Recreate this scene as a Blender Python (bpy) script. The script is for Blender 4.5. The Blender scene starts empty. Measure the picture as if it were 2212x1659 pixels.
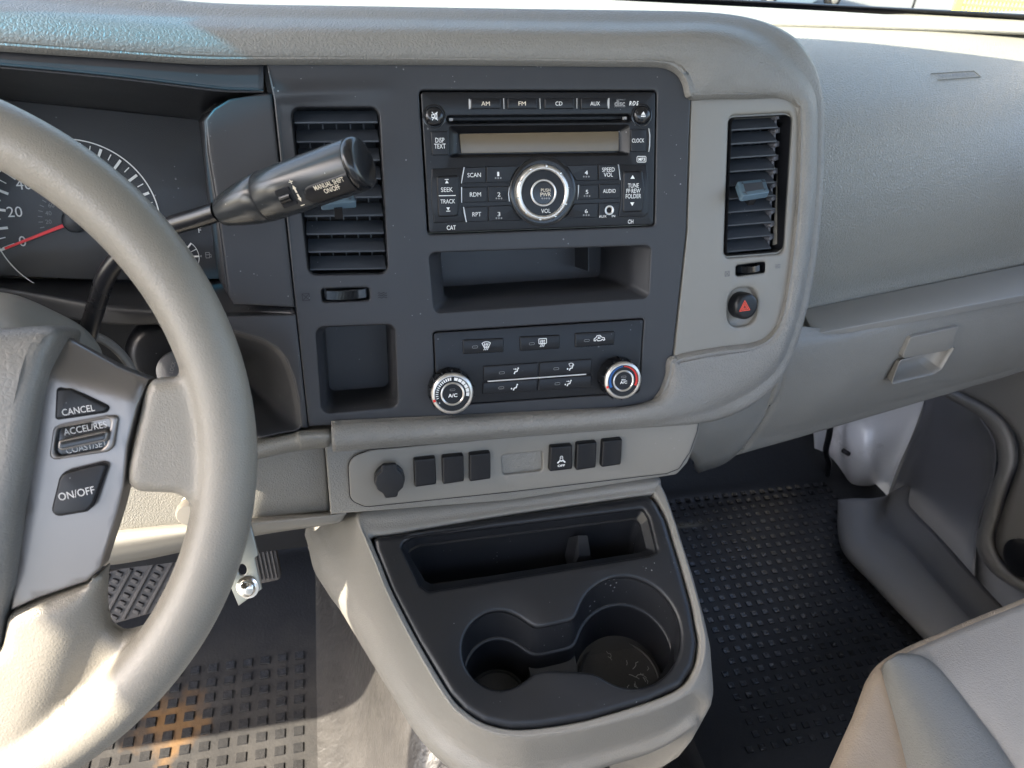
import bpy, bmesh, math, random
import numpy as np
from mathutils import Vector, Matrix, geometry
random.seed(7)
SC = bpy.context.scene
COL = SC.collection
# ------------------------------------------------------------------ camera
FPX, CX, CY = 1662.0, 1106.0, 829.5          # focal length and centre in units of a 2212 wide picture
def nrm(v):
    v = np.array(v, float); return v/np.linalg.norm(v)
def cam_rot():
    X = nrm([9000-CX, -(200-CY), -FPX])                     # cross-car direction seen by the camera
    D = np.array([1310-CX, -(7100-CY), -FPX]); D = nrm(D-X*(D@X))
    U = -D; N = np.cross(X, U); t = math.radians(20)
    return np.stack([X, math.sin(t)*U-math.cos(t)*N, math.cos(t)*U+math.sin(t)*N])
R = cam_rot()
C0 = np.array([0, 0, 1.0])
cam = bpy.data.objects.new('camera', bpy.data.cameras.new('camera'))
COL.objects.link(cam); SC.camera = cam
M = Matrix.Identity(4)
for i in range(3):
    for j in range(3): M[i][j] = R[i, j]
    M[i][3] = C0[i]
cam.matrix_world = M
cam.data.sensor_width = 36; cam.data.lens = 36*FPX/2212
cam.data.clip_start = 0.02; cam.data.clip_end = 300
cam.data.dof.use_dof = True; cam.data.dof.focus_distance = 0.60; cam.data.dof.aperture_fstop = 16
# ------------------------------------------------------------------ daylight
LS = nrm([-0.657, -0.197, 0.73])                             # towards the sun
w = bpy.data.worlds.new('World'); SC.world = w; w.use_nodes = True
nt = w.node_tree; bg = nt.nodes['Background']
sky = nt.nodes.new('ShaderNodeTexSky'); sky.sky_type = 'NISHITA'; sky.sun_disc = False
sky.sun_elevation = math.asin(LS[2]); sky.sun_rotation = math.atan2(LS[0], LS[1])
sky.air_density = 1.0; sky.dust_density = 3.2; sky.ozone_density = 0.9
nt.links.new(sky.outputs[0], bg.inputs[0]); bg.inputs[1].default_value = 0.15
sd = bpy.data.lights.new('sun', 'SUN'); sd.energy = 4.0; sd.angle = math.radians(0.6); sd.color = (1.0, 0.91, 0.76)
sun = bpy.data.objects.new('sun', sd); COL.objects.link(sun)
sun.rotation_euler = Vector(LS).to_track_quat('Z', 'Y').to_euler()
SC.view_settings.view_transform = 'Standard'; SC.view_settings.look = 'None'
SC.view_settings.exposure = 2.65; SC.view_settings.gamma = 1.0
SC.cycles.max_bounces = 10; SC.cycles.diffuse_bounces = 6; SC.cycles.transparent_max_bounces = 8
SC.cycles.caustics_reflective = False; SC.cycles.caustics_refractive = False
# ------------------------------------------------------------------ geometry helpers
def ray(x, y): return R@np.array([(x-CX)/FPX, -(y-CY)/FPX, -1])
def at_depth(x, y, d): return C0+ray(x, y)*d
def at_y(x, y, Y): r = ray(x, y); return C0+r*(Y/r[1])
def at_x(x, y, X): r = ray(x, y); return C0+r*(X/r[0])
def at_z(x, y, Z): r = ray(x, y); return C0+r*((Z-1)/r[2])
class Plane:
    def __init__(s, o, u, v):
        s.o = np.array(o, float); s.u = nrm(u); s.n = nrm(np.cross(s.u, v)); s.v = np.cross(s.n, s.u)
    def ab(s, x, y, h=0.0):
        r = ray(x, y); k = ((s.o+s.n*h-C0)@s.n)/(r@s.n); q = C0+r*k-s.o
        return (q@s.u, q@s.v)
    def px(s, pts, h=0.0): return [s.ab(x, y, h) for x, y in pts]
    def w(s, a, b, h=0.0): return s.o+s.u*a+s.v*b+s.n*h
    def pt(s, x, y, h=0.0): a, b = s.ab(x, y, h); return s.w(a, b, h)
    def off(s, h): return Plane(s.o+s.n*h, s.u, s.v)
    def rot(s, a, b, ang):                                       # same plane, turned, origin moved
        c, q = math.cos(ang), math.sin(ang)
        return Plane(s.w(a, b), s.u*c+s.v*q, -s.u*q+s.v*c)
def tilted(o, tilt, yaw=0):
    t, y = math.radians(tilt), math.radians(yaw)
    u = np.array([math.cos(y), math.sin(y), 0]); b = np.array([-math.sin(y), math.cos(y), 0])
    return Plane(o, u, math.sin(t)*b+math.cos(t)*np.array([0, 0, 1]))
def area(p): return 0.5*sum(p[i][0]*p[(i+1) % len(p)][1]-p[(i+1) % len(p)][0]*p[i][1] for i in range(len(p)))
def inside(c, p):
    r = False; x, y = c
    for i in range(len(p)):
        (x0, y0), (x1, y1) = p[i-1], p[i]
        if (y0 > y) != (y1 > y) and x < (x1-x0)*(y-y0)/(y1-y0)+x0: r = not r
    return r
def ccw(p): p = [tuple(q) for q in p]; return p if area(p) > 0 else p[::-1]
def fillet(p, r, n=6):
    p = ccw(p); out = []; N = len(p)
    rs = r if isinstance(r, (list, tuple)) else [r]*N
    for i in range(N):
        A, B, Cc = [np.array(p[k % N]) for k in (i-1, i, i+1)]
        d1, d2 = A-B, Cc-B; l1, l2 = np.linalg.norm(d1), np.linalg.norm(d2); d1 /= l1; d2 /= l2
        ang = math.acos(max(-1, min(1, d1@d2)))
        if rs[i] <= 0 or ang > 3.1: out.append(tuple(B)); continue
        t = min(rs[i]/math.tan(ang/2), 0.48*l1, 0.48*l2); rr = t*math.tan(ang/2)
        c = B+nrm(d1+d2)*(rr/math.sin(ang/2))
        a0 = math.atan2(*(B+d1*t-c)[::-1]); a1 = math.atan2(*(B+d2*t-c)[::-1])
        da = (a1-a0+math.pi) % (2*math.pi)-math.pi
        for k in range(n+1):
            a = a0+da*k/n; out.append((c[0]+rr*math.cos(a), c[1]+rr*math.sin(a)))
    return out
def crom(P, n, closed=False):
    P = [np.array(p, float) for p in P]; N = len(P); out = []
    for i in range(N if closed else N-1):
        if closed: p0, p1, p2, p3 = P[i-1], P[i], P[(i+1) % N], P[(i+2) % N]
        else:
            p1, p2 = P[i], P[i+1]
            p0 = P[i-1] if i > 0 else 2*p1-p2
            p3 = P[i+2] if i+2 < N else 2*p2-p1
        for k in range(n):
            t = k/n
            out.append(0.5*((2*p1)+(p2-p0)*t+(2*p0-5*p1+4*p2-p3)*t*t+(3*p1-p0-3*p2+p3)*t**3))
    if not closed: out.append(P[-1])
    return out
def smooth2(p, n=5): return [tuple(q) for q in crom(p, n, True)]
def inset(p, d):
    N = len(p); P = [np.array(q) for q in p]; out = []
    for i in range(N):
        e1 = P[i]-P[i-1]; e2 = P[(i+1) % N]-P[i]
        n1 = nrm([-e1[1], e1[0]]) if np.linalg.norm(e1) > 1e-9 else np.zeros(2)
        n2 = nrm([-e2[1], e2[0]]) if np.linalg.norm(e2) > 1e-9 else n1
        m = n1+n2; l = np.linalg.norm(m)
        m = m/l if l > 1e-6 else n1
        c = max(0.35, float(m@n1)) if np.linalg.norm(n1) > 0 else 1
        out.append(tuple(P[i]+m*(d/c)))
    return out
class MB:
    def __init__(s): s.v = []; s.f = []
    def add(s, vs, fs):
        k = len(s.v); s.v += [tuple(map(float, q)) for q in vs]; s.f += [tuple(i+k for i in f) for f in fs]; return k
    def ring_strip(s, rings, closed=True, flip=False):
        k = len(s.v); n = len(rings[0])
        for r in rings: s.v += [tuple(map(float, q)) for q in r]
        for j in range(len(rings)-1):
            for i in range(n if closed else n-1):
                a, b = k+j*n+i, k+j*n+(i+1) % n; c, d = b+n, a+n
                s.f.append((a, d, c, b) if flip else (a, b, c, d))
    def cap(s, ring, flip=False):
        k = len(s.v); s.v += [tuple(map(float, q)) for q in ring]
        f = tuple(range(k, k+len(ring))); s.f.append(f[::-1] if flip else f)
    def box(s, pl, a0, a1, b0, b1, h0, h1):
        c = [pl.w(a, b, h) for h in (h0, h1) for a, b in ((a0, b0), (a1, b0), (a1, b1), (a0, b1))]
        s.add(c, [(3, 2, 1, 0), (4, 5, 6, 7), (0, 1, 5, 4), (1, 2, 6, 5), (2, 3, 7, 6), (3, 0, 4, 7)])
    def plate(s, pl, out, top, bot, bev=0.001, holes=(), hbot=None, hf=None, grid=0, nb=3, hbev=None, back=False):
        out = ccw(out); holes = [ccw(h)[::-1] for h in holes]
        hf0 = hf or (lambda a, b: 0.0); hb = bev if hbev is None else hbev
        caps = []
        for k, (lp, bv) in enumerate([(out, bev)]+[(h, hb) for h in holes]):
            zb = bot if k == 0 or hbot is None else hbot
            rings = [[pl.w(a, b, zb) for a, b in lp]]
            lip = lp
            if bv > 0:
                for j in range(nb+1):
                    ph = math.pi/2*j/nb
                    lip = inset(lp, bv*(1-math.cos(ph)))
                    rings.append([pl.w(a, b, top-bv*(1-math.sin(ph))+hf0(a, b)) for a, b in lip])
            else: rings.append([pl.w(a, b, top+hf0(a, b)) for a, b in lp])
            s.ring_strip(rings); caps.append(lip)
        vs = []; es = []
        for lp in caps:
            k = len(vs); vs += [Vector(q) for q in lp]; es += [(k+i, k+(i+1) % len(lp)) for i in range(len(lp))]
        if grid:
            A = [q[0] for q in out]; B = [q[1] for q in out]
            a = min(A)+grid/2
            while a < max(A):
                b = min(B)+grid/2
                while b < max(B): vs.append(Vector((a, b))); b += grid
                a += grid
        r = geometry.delaunay_2d_cdt(vs, es, [], 1, 1e-6)
        fs = []
        for f in r[2]:
            c = [sum(r[0][i][k] for i in f)/len(f) for k in (0, 1)]
            if any(inside(c, h) for h in caps[1:]): continue
            fs.append(tuple(f) if area([r[0][i] for i in f]) > 0 else tuple(f)[::-1])
        s.add([pl.w(q[0], q[1], top+hf0(q[0], q[1])) for q in r[0]], fs)
        if back and not holes: s.cap([pl.w(a, b, bot) for a, b in out], True)
    def lathe(s, pl, a, b, prof, n=40, cap0=False, cap1=False, sq=None):      # prof: (radius, height) from low to high, outside up
        rings = [[pl.w(a+r*math.cos(2*math.pi*i/n), b+r*math.sin(2*math.pi*i/n), h) for i in range(n)] for r, h in prof]
        s.ring_strip(rings)
        if cap1: s.cap(rings[-1])
        if cap0: s.cap(rings[0], True)
    def tube(s, path, rad, n=16, caps=True, ell=None, up=(0, 0, 1)):
        P = [np.array(p, float) for p in path]; rings = []
        rr = rad if isinstance(rad, (list, tuple)) else [rad]*len(P)
        prev = None
        for i, p in enumerate(P):
            t = nrm(P[min(i+1, len(P)-1)]-P[max(i-1, 0)])
            x = np.array(up, float) if prev is None else prev
            x = nrm(x-t*(x@t)); prev = x; y = np.cross(t, x)
            e = ell[i] if isinstance(ell, (list, tuple)) else (ell or 1.0)
            rings.append([p+x*(rr[i]*math.cos(2*math.pi*k/n))+y*(rr[i]*e*math.sin(2*math.pi*k/n)) for k in range(n)])
        s.ring_strip(rings)
        if caps: s.cap(rings[0], True); s.cap(rings[-1])
    def loft(s, rows, su=6, sv=6, closed_u=False, flip=False, relax=(0, 0)):
        g = [crom(r, sv) for r in rows]
        cols = [crom([g[i][j] for i in range(len(g))], su, closed_u) for j in range(len(g[0]))]
        rr = [[cols[j][i] for j in range(len(cols))] for i in range(len(cols[0]))]
        for _ in range(relax[0]):
            A = np.array(rr); A[1:-1, relax[1]:] = .5*A[1:-1, relax[1]:]+.25*(A[:-2, relax[1]:]+A[2:, relax[1]:]); rr = [list(q) for q in A]
        if closed_u: rr.append(rr[0])
        s.ring_strip(rr, closed=False, flip=flip)
    def stroke(s, pl, pts, wd, h, closed=False):                 # flat ribbon of a printed line
        P = [np.array(p, float) for p in pts]
        if closed: P = P+[P[0]]
        for i in range(len(P)-1):
            a, b = P[i], P[i+1]; d = b-a; l = np.linalg.norm(d)
            if l < 1e-9: continue
            d /= l; n = np.array([-d[1], d[0]])*wd/2; e = d*wd*0.3
            q = [a-n-e, b-n+e, b+n+e, a+n-e]
            s.add([pl.w(x, y, h) for x, y in q], [(0, 1, 2, 3)])
    def blob(s, pl, pts, h):
        pts = ccw(pts); s.cap([pl.w(a, b, h) for a, b in pts])
    def disc(s, pl, a, b, r, h, n=14): s.blob(pl, [(a+r*math.cos(2*math.pi*i/n), b+r*math.sin(2*math.pi*i/n)) for i in range(n)], h)
    def ringflat(s, pl, a, b, r0, r1, h, n=48, a0=0, a1=2*math.pi):
        for i in range(n):
            t0, t1 = a0+(a1-a0)*i/n, a0+(a1-a0)*(i+1)/n
            s.add([pl.w(a+r*math.cos(t), b+r*math.sin(t), h) for r, t in ((r0, t0), (r1, t0), (r1, t1), (r0, t1))], [(0, 1, 2, 3)])
    def obj(s, name, mat, par, ang=40, merge=True, solid=0, smooth=True, sub=0):
        me = bpy.data.meshes.new(name)
        root = par
        while root is not None and root.parent is not None: root = root.parent
        o0 = Vector(root.location) if root is not None else Vector((0, 0, 0))
        me.from_pydata([Vector(q)-o0 for q in s.v], [], s.f)
        if merge:
            bm = bmesh.new(); bm.from_mesh(me); bmesh.ops.remove_doubles(bm, verts=bm.verts, dist=1e-6)
            bm.to_mesh(me); bm.free()
        if smooth:
            me.shade_smooth(); me.set_sharp_from_angle(angle=math.radians(ang))
        me.materials.append(mat)
        o = bpy.data.objects.new(name, me); COL.objects.link(o)
        if par is not None: o.parent = par
        if sub:
            m = o.modifiers.new('subdivision', 'SUBSURF'); m.levels = m.render_levels = sub
        if solid:
            m = o.modifiers.new('thickness', 'SOLIDIFY'); m.thickness = solid; m.offset = -1
        return o
def surf_hit(m, x, y):
    from mathutils.bvhtree import BVHTree
    h = BVHTree.FromPolygons([Vector(q) for q in m.v], m.f).ray_cast(Vector(C0), Vector(ray(x, y)))
    n_ = np.array(h[1]); n_ = n_ if n_@ray(x, y) < 0 else -n_
    return np.array(h[0]), n_
def thing(name, label, cat, loc=(0, 0, 0), group=None):
    o = bpy.data.objects.new(name, None); COL.objects.link(o); o.location = [float(c) for c in loc]; o.empty_display_size = 0.05
    o['label'] = label; o['category'] = cat
    if group: o['group'] = group
    return o
def tag(o, label, cat, group=None):
    o['label'] = label; o['category'] = cat
    if group: o['group'] = group
    return o
def struct(o): o['kind'] = 'structure'; return o
# lettering: real meshes made from Blender's own font
TXT = []
def text(par, s, pl, a, b, w=None, hgt=None, h=0.0003, mat=None, name='lettering', shear=0.0, bold=0.0, rot=0.0):
    TXT.append((par, s, pl, a, b, w, hgt, h, mat, name, shear, bold, rot))
def make_texts():
    obs = []
    for i, t in enumerate(TXT):
        cu = bpy.data.curves.new('t', 'FONT'); cu.body = t[1]; cu.align_x = 'CENTER'; cu.shear = t[10]; cu.offset = t[11]
        cu.resolution_u = 3; cu.space_line = 0.85
        o = bpy.data.objects.new('t', cu); COL.objects.link(o); obs.append(o)
    dg = bpy.context.evaluated_depsgraph_get(); dg.update()
    for o, (par, s, pl, a, b, wd, hg, h, mat, name, sh, bo, rot) in zip(obs, TXT):
        me = bpy.data.meshes.new_from_object(o.evaluated_get(dg))
        co = np.array([v.co[:] for v in me.vertices]); lo, hi = co.min(0), co.max(0); c = (lo+hi)/2; d = hi-lo
        kx = wd/d[0] if wd else hg/d[1]; ky = hg/d[1] if hg else kx
        root = par
        while root.parent is not None: root = root.parent
        o0 = np.array(root.location); cr, sr = math.cos(rot), math.sin(rot)
        for v, q in zip(me.vertices, co):
            x, y = (q[0]-c[0])*kx, (q[1]-c[1])*ky
            v.co = Vector(pl.w(a+x*cr-y*sr, b+x*sr+y*cr, h)-o0)
        me.materials.clear(); me.materials.append(mat)
        n = bpy.data.objects.new(name, me); COL.objects.link(n); n.parent = par
    for o in obs:
        cu = o.data; bpy.data.objects.remove(o); bpy.data.curves.remove(cu)
# ------------------------------------------------------------------ materials
def mat(name, col, rough=0.5, metal=0.0, spec=0.5, bump=None, var=0.0, coat=0.0, speck=0.0, trans=0.0):
    m = bpy.data.materials.new(name); m.use_nodes = True; N = m.node_tree.nodes; L = m.node_tree.links; p = N['Principled BSDF']
    p.inputs['Base Color'].default_value = (*col, 1); p.inputs['Roughness'].default_value = rough
    p.inputs['Metallic'].default_value = metal; p.inputs['Specular IOR Level'].default_value = spec
    p.inputs['Coat Weight'].default_value = coat
    tc = N.new('ShaderNodeTexCoord')
    if var or speck:
        nz = N.new('ShaderNodeTexNoise'); nz.inputs['Scale'].default_value = 9; nz.inputs['Detail'].default_value = 8; nz.inputs['Roughness'].default_value = 0.65
        L.new(tc.outputs['Object'], nz.inputs['Vector'])
        mr = N.new('ShaderNodeMapRange'); mr.inputs[1].default_value = 0.3; mr.inputs[2].default_value = 0.7
        mr.inputs[3].default_value = 1-var; mr.inputs[4].default_value = 1+var; L.new(nz.outputs[0], mr.inputs[0])
        mx = N.new('ShaderNodeMix'); mx.data_type = 'RGBA'; mx.blend_type = 'MULTIPLY'; mx.inputs[0].default_value = 1
        mx.inputs[6].default_value = (*col, 1); L.new(mr.outputs[0], mx.inputs[7])
        outc = mx.outputs[2]
        if speck:                                                   # lint and dust flecks lying on the plastic
            vo = N.new('ShaderNodeTexVoronoi'); vo.inputs['Scale'].default_value = 190; L.new(tc.outputs['Object'], vo.inputs['Vector'])
            nn = N.new('ShaderNodeTexNoise'); nn.inputs['Scale'].default_value = 30; L.new(tc.outputs['Object'], nn.inputs['Vector'])
            th = N.new('ShaderNodeMapRange'); th.inputs[1].default_value = 0.5; th.inputs[2].default_value = 0.75; th.inputs[3].default_value = 0.0; th.inputs[4].default_value = 0.17; L.new(nn.outputs[0], th.inputs[0])
            lt = N.new('ShaderNodeMath'); lt.operation = 'LESS_THAN'; L.new(vo.outputs['Distance'], lt.inputs[0]); L.new(th.outputs[0], lt.inputs[1])
            ml = N.new('ShaderNodeMath'); ml.operation = 'MULTIPLY'; ml.inputs[1].default_value = speck; L.new(lt.outputs[0], ml.inputs[0])
            m2 = N.new('ShaderNodeMix'); m2.data_type = 'RGBA'; m2.inputs[7].default_value = (0.35, 0.35, 0.36, 1)
            L.new(ml.outputs[0], m2.inputs[0]); L.new(outc, m2.inputs[6]); outc = m2.outputs[2]
        L.new(outc, p.inputs['Base Color'])
        m3 = N.new('ShaderNodeMapRange'); m3.inputs[1].default_value = 0.3; m3.inputs[2].default_value = 0.7
        m3.inputs[3].default_value = max(0, rough-0.06); m3.inputs[4].default_value = min(1, rough+0.06); L.new(nz.outputs[0], m3.inputs[0]); L.new(m3.outputs[0], p.inputs['Roughness'])
    if bump:
        kind, size, st = bump
        if kind == 'leather':
            vo = N.new('ShaderNodeTexVoronoi'); vo.feature = 'DISTANCE_TO_EDGE'; vo.inputs['Scale'].default_value = 1/size
            wz = N.new('ShaderNodeTexNoise'); wz.inputs['Scale'].default_value = 0.7/size; wz.inputs['Detail'].default_value = 3
            mv = N.new('ShaderNodeMix'); mv.data_type = 'RGBA'; mv.blend_type = 'LINEAR_LIGHT'; mv.inputs[0].default_value = size*.85
            L.new(tc.outputs['Object'], wz.inputs['Vector']); L.new(tc.outputs['Object'], mv.inputs[6]); L.new(wz.outputs['Color'], mv.inputs[7]); L.new(mv.outputs[2], vo.inputs['Vector'])
            mr = N.new('ShaderNodeMapRange'); mr.inputs[1].default_value = 0; mr.inputs[2].default_value = 0.28; L.new(vo.outputs[0], mr.inputs[0]); src = mr.outputs[0]
        else:
            nz2 = N.new('ShaderNodeTexNoise'); nz2.inputs['Scale'].default_value = 1/size; nz2.inputs['Detail'].default_value = 3; L.new(tc.outputs['Object'], nz2.inputs['Vector']); src = nz2.outputs[0]
        b = N.new('ShaderNodeBump'); b.inputs['Strength'].default_value = st; b.inputs['Distance'].default_value = size*0.35
        L.new(src, b.inputs['Height']); L.new(b.outputs[0], p.inputs['Normal'])
    return m
m_pad = mat('grained_grey_pad', (0.19, 0.183, 0.168), 0.44, bump=('leather', 0.0030, 0.32), var=0.05)
m_padfine = mat('fine_grained_grey_plastic', (0.20, 0.193, 0.175), 0.42, bump=('leather', 0.0022, 0.32), var=0.05)
m_padlight = mat('pale_grey_dash_skin', (0.212, 0.202, 0.170), 0.38, bump=('leather', 0.0034, 0.48), var=0.04)
m_grey = mat('smooth_grey_plastic', (0.205, 0.194, 0.172), 0.42, bump=('noise', 0.0007, 0.08), var=0.04, speck=0.2)
m_dark = mat('dark_grey_plastic', (0.031, 0.0318, 0.0355), 0.42, spec=0.4, bump=('noise', 0.0006, 0.10), var=0.07, speck=0.45)
m_tray = mat('charcoal_tray_plastic', (0.0122, 0.0130, 0.0155), 0.36, spec=0.4, bump=('noise', 0.0006, 0.08), var=0.10, speck=0.5)
m_black = mat('black_satin_plastic', (0.0075, 0.008, 0.010), 0.36, spec=0.35, bump=('noise', 0.0008, 0.05), var=0.15, speck=0.3)
m_void = mat('cavity_shade_black', (0.006, 0.006, 0.008), 0.8)  # flat black put in for the shade of gaps, recesses and holes
m_gloss = mat('glossy_black_plastic', (0.007, 0.0075, 0.009), 0.2, var=0.2, speck=0.25)
m_slat = mat('vent_slat_plastic', (0.040, 0.046, 0.056), 0.36, var=0.15, speck=0.8)
m_white = mat('white_print', (0.82, 0.82, 0.80), 0.6)
m_softwhite = mat('worn_white_print', (0.52, 0.51, 0.50), 0.6)
m_greyprint = mat('grey_print', (0.25, 0.25, 0.25), 0.6)
m_cream = mat('cream_print', (0.75, 0.66, 0.52), 0.6)
m_silver = mat('satin_silver', (0.62, 0.59, 0.55), 0.32, metal=0.9, var=0.05)
m_silverp = mat('silver_paint', (0.20, 0.186, 0.176), 0.33, metal=0.75, bump=('noise', 0.0004, 0.05), var=0.03)
m_chrome = mat('bright_metal', (0.75, 0.73, 0.68), 0.15, metal=1.0)
m_wheel = mat('wheel_rim_urethane', (0.195, 0.178, 0.15), 0.34, bump=('leather', 0.0017, 0.20), var=0.08)
m_airbag = mat('airbag_cover_vinyl', (0.145, 0.14, 0.13), 0.42, bump=('leather', 0.0030, 0.14), var=0.06)
m_lcd = mat('unlit_display', (0.120, 0.092, 0.056), 0.25, var=0.03)
m_red = mat('red_print', (0.75, 0.03, 0.02), 0.5)
m_needle = mat('red_needle', (0.85, 0.02, 0.025), 0.4)
m_blue = mat('blue_print', (0.02, 0.13, 0.42), 0.5)
m_hazard = mat('orange_red_print', (0.80, 0.08, 0.04), 0.5)
m_metal = mat('zinc_steel', (0.30, 0.31, 0.29), 0.35, metal=0.9, var=0.15)
m_rubber = mat('black_rubber', (0.018, 0.018, 0.020), 0.55, bump=('noise', 0.002, 0.3), var=0.2)
m_whitepaint = mat('white_body_paint', (0.62, 0.62, 0.64), 0.3, coat=0.3, var=0.03)
m_door = mat('door_grey_plastic', (0.17, 0.165, 0.16), 0.55, bump=('leather', 0.002, 0.15), var=0.04)
m_doordark = mat('door_pocket_plastic', (0.090, 0.092, 0.104), 0.5, bump=('leather', 0.002, 0.15), var=0.05)
m_tab = mat('sky_lit_tab_plastic', (0.075, 0.12, 0.155), 0.3)  # pale blue of reflected sky put into the base colour
m_knob = mat('shift_knob_plastic', (0.030, 0.032, 0.034), 0.22, bump=('noise', 0.0006, 0.10), var=0.15, speck=.3)
m_shaft = mat('glossy_black_paint', (0.012, 0.012, 0.014), 0.25, var=0.1)
# ------------------------------------------------------------------ main planes of the dashboard
Fp = tilted(at_depth(1162, 345, 0.6), 20)                     # centre stack face
Gp = tilted(Fp.pt(1487, 400), 20, 7.3)                        # wrapped side face with the right vent
YAW = math.radians(12.6); UP = np.array([math.cos(YAW), math.sin(YAW), 0])
def at_yaw(x, y, Y):                                          # on an upright plane turned with the passenger side, Y at X = 0.5
    n = np.array([-math.sin(YAW), math.cos(YAW), 0]); r = ray(x, y)
    return C0+r*((np.array([0.5, Y, 0])@n)/(r@n))
def along(p, X): p = np.array(p); return p+UP*((X-p[0])/UP[0])
# ================================================================== DASHBOARD
dash = thing('dashboard', 'wide grained grey dashboard with padded hood and passenger side pad behind the steering wheel', 'dashboard', (0.15, 0.62, 0.55))
def st(pl, i, f, m, o, hs=(0.003, 0.011, 0.009, -0.055), back=None):
    I = pl.pt(*i, hs[0]); Fm = pl.pt(*f, hs[1]); Mm = pl.pt(*m, hs[2]); O = pl.pt(*o, hs[3])
    T = pl.pt(*i, hs[0]-0.018)
    mid = (Mm+O)/2+pl.n*0.002
    B = O+(np.array([0, 0.03, -0.07]) if back is None else np.array(back))
    return [T, I-(Fm-I)*.0, I+(Fm-I)*.14, Fm, Mm, mid, O, B]
ht = (0.003, 0.0050, -0.001, -0.055)
rows = [st(Fp, (-900, 60), (-900, 30), (-900, -10), (-900, -60), ht),
        st(Fp, (-160, 84), (-160, 56), (-160, 20), (-160, -28), ht),
        st(Fp, (0, 97), (0, 68), (0, 34), (0, -10), ht),
        st(Fp, (233, 113), (233, 87), (233, 54), (233, 5), ht),
        st(Fp, (433, 126), (433, 100), (433, 72), (433, 31), ht),
        st(Fp, (590, 127), (590, 102), (590, 73), (590, 33), ht),
        st(Fp, (890, 128), (890, 104), (890, 75), (890, 37), ht),
        st(Fp, (1185, 131), (1185, 106), (1185, 77), (1185, 42), ht),
        st(Fp, (1360, 133), (1370, 110), (1385, 82), (1410, 43), (.004, .0065, .001, -.055))]
sb = (-0.02, 0.10, -0.01)
fan = [((1420, 134), (1520, 46)), ((1450, 141), (1592, 52)), ((1471, 156), (1645, 64)), ((1483, 177), (1680, 78)), ((1488, 199), (1700, 90)), ((1490, 204), (1708, 95)), ((1497, 204.5), (1716, 102)), ((1560, 203), (1739, 136)), ((1620, 203), (1748, 161)), ((1690, 202), (1754, 192)), ((1721, 221), (1757, 223)), ((1730, 252), (1758, 256))]
for k, (i_, o_) in enumerate(fan):
    t_ = k/(len(fan)-1); lp = lambda q: (i_[0]+(o_[0]-i_[0])*q, i_[1]+(o_[1]-i_[1])*q)
    wb = [0, 0, .12, .3, .42, .5, .6, .75, .9, 1, 1, 1, 1][k]; ar = (i_, lp(.30+.04*t_), lp(.66), o_, (.003-.0026*t_, .0065-.0045*t_, .001+.0006*t_, -.055+.040*t_), (-.02*t_, .03+.07*t_, -.07+.06*t_))
    sF, sG = st(Fp, *ar), st(Gp, *ar); rows.append([p_*(1-wb)+q_*wb for p_, q_ in zip(sF, sG)])
rows += [
         st(Gp, (1728, 400), (1738, 400), (1748, 400), (1757, 402), (0.0004, 0.0020, 0.0014, -0.015), sb),
         st(Gp, (1714, 555), (1724, 556), (1734, 557), (1743, 559), (0.0004, 0.0020, 0.0014, -0.015), sb),
         st(Gp, (1695, 672), (1705, 674), (1712, 677), (1718, 680), (0.0004, 0.0020, 0.0014, -0.015), sb),
         st(Gp, (1672, 722), (1683, 730), (1690, 738), (1697, 745), (0.001, 0.003, 0.002, -0.018), sb),
         st(Gp, (1632, 748), (1652, 768), (1668, 785), (1678, 798), (0.0008, 0.002, 0.001, -0.018), sb),
         st(Gp, (1560, 758), (1590, 788), (1617, 815), (1637, 846), (0.0008, 0.002, 0.001, -0.018), sb),
         st(Gp, (1490, 770), (1525, 810), (1560, 846), (1585, 878), (0.0008, 0.002, 0.001, -0.018), sb),
         st(Gp, (1461, 777), (1488, 818), (1522, 857), (1553, 890), (0.0004, 0.002, 0.002, -0.015), (0, 0.05, 0.03)),
         st(Gp, (1450, 781), (1480, 825), (1515, 864), (1545, 894), (0.0008, 0.003, 0.002, -0.015), (0, 0.05, 0.03)),
         st(Fp, (1444, 812), (1466, 845), (1490, 874), (1512, 899), (0.001, 0.005, 0.003, -0.012), (0, 0.04, 0.03)),
         st(Fp, (1425, 858), (1440, 871), (1455, 886), (1470, 905), (0.002, 0.008, 0.006, -0.008), (0, 0.04, 0.03)),
         st(Fp, (1385, 885), (1388, 893), (1392, 902), (1400, 911), (0.003, 0.010, 0.010, -0.002), (0, 0.02, 0)),
         st(Fp, (1200, 896), (1200, 905), (1200, 914), (1200, 927), (0.003, 0.010, 0.011, 0.0), (0, 0.02, 0)),
         st(Fp, (960, 908), (960, 920), (960, 932), (960, 945), (0.003, 0.010, 0.012, 0.0), (0, 0.02, 0)),
         st(Fp, (790, 916), (790, 929), (790, 945), (790, 959), (0.003, 0.010, 0.012, 0.0), (0, 0.02, 0)),
         st(Fp, (716, 920), (716, 934), (717, 951), (718, 964), (0.003, 0.010, 0.012, 0.0), (0, 0.02, 0))]
mb = MB(); mb.loft(rows, 7, 5, relax=(30, 12)); mb.obj('hood_pad', m_pad, dash, ang=80, solid=0.004)
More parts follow.
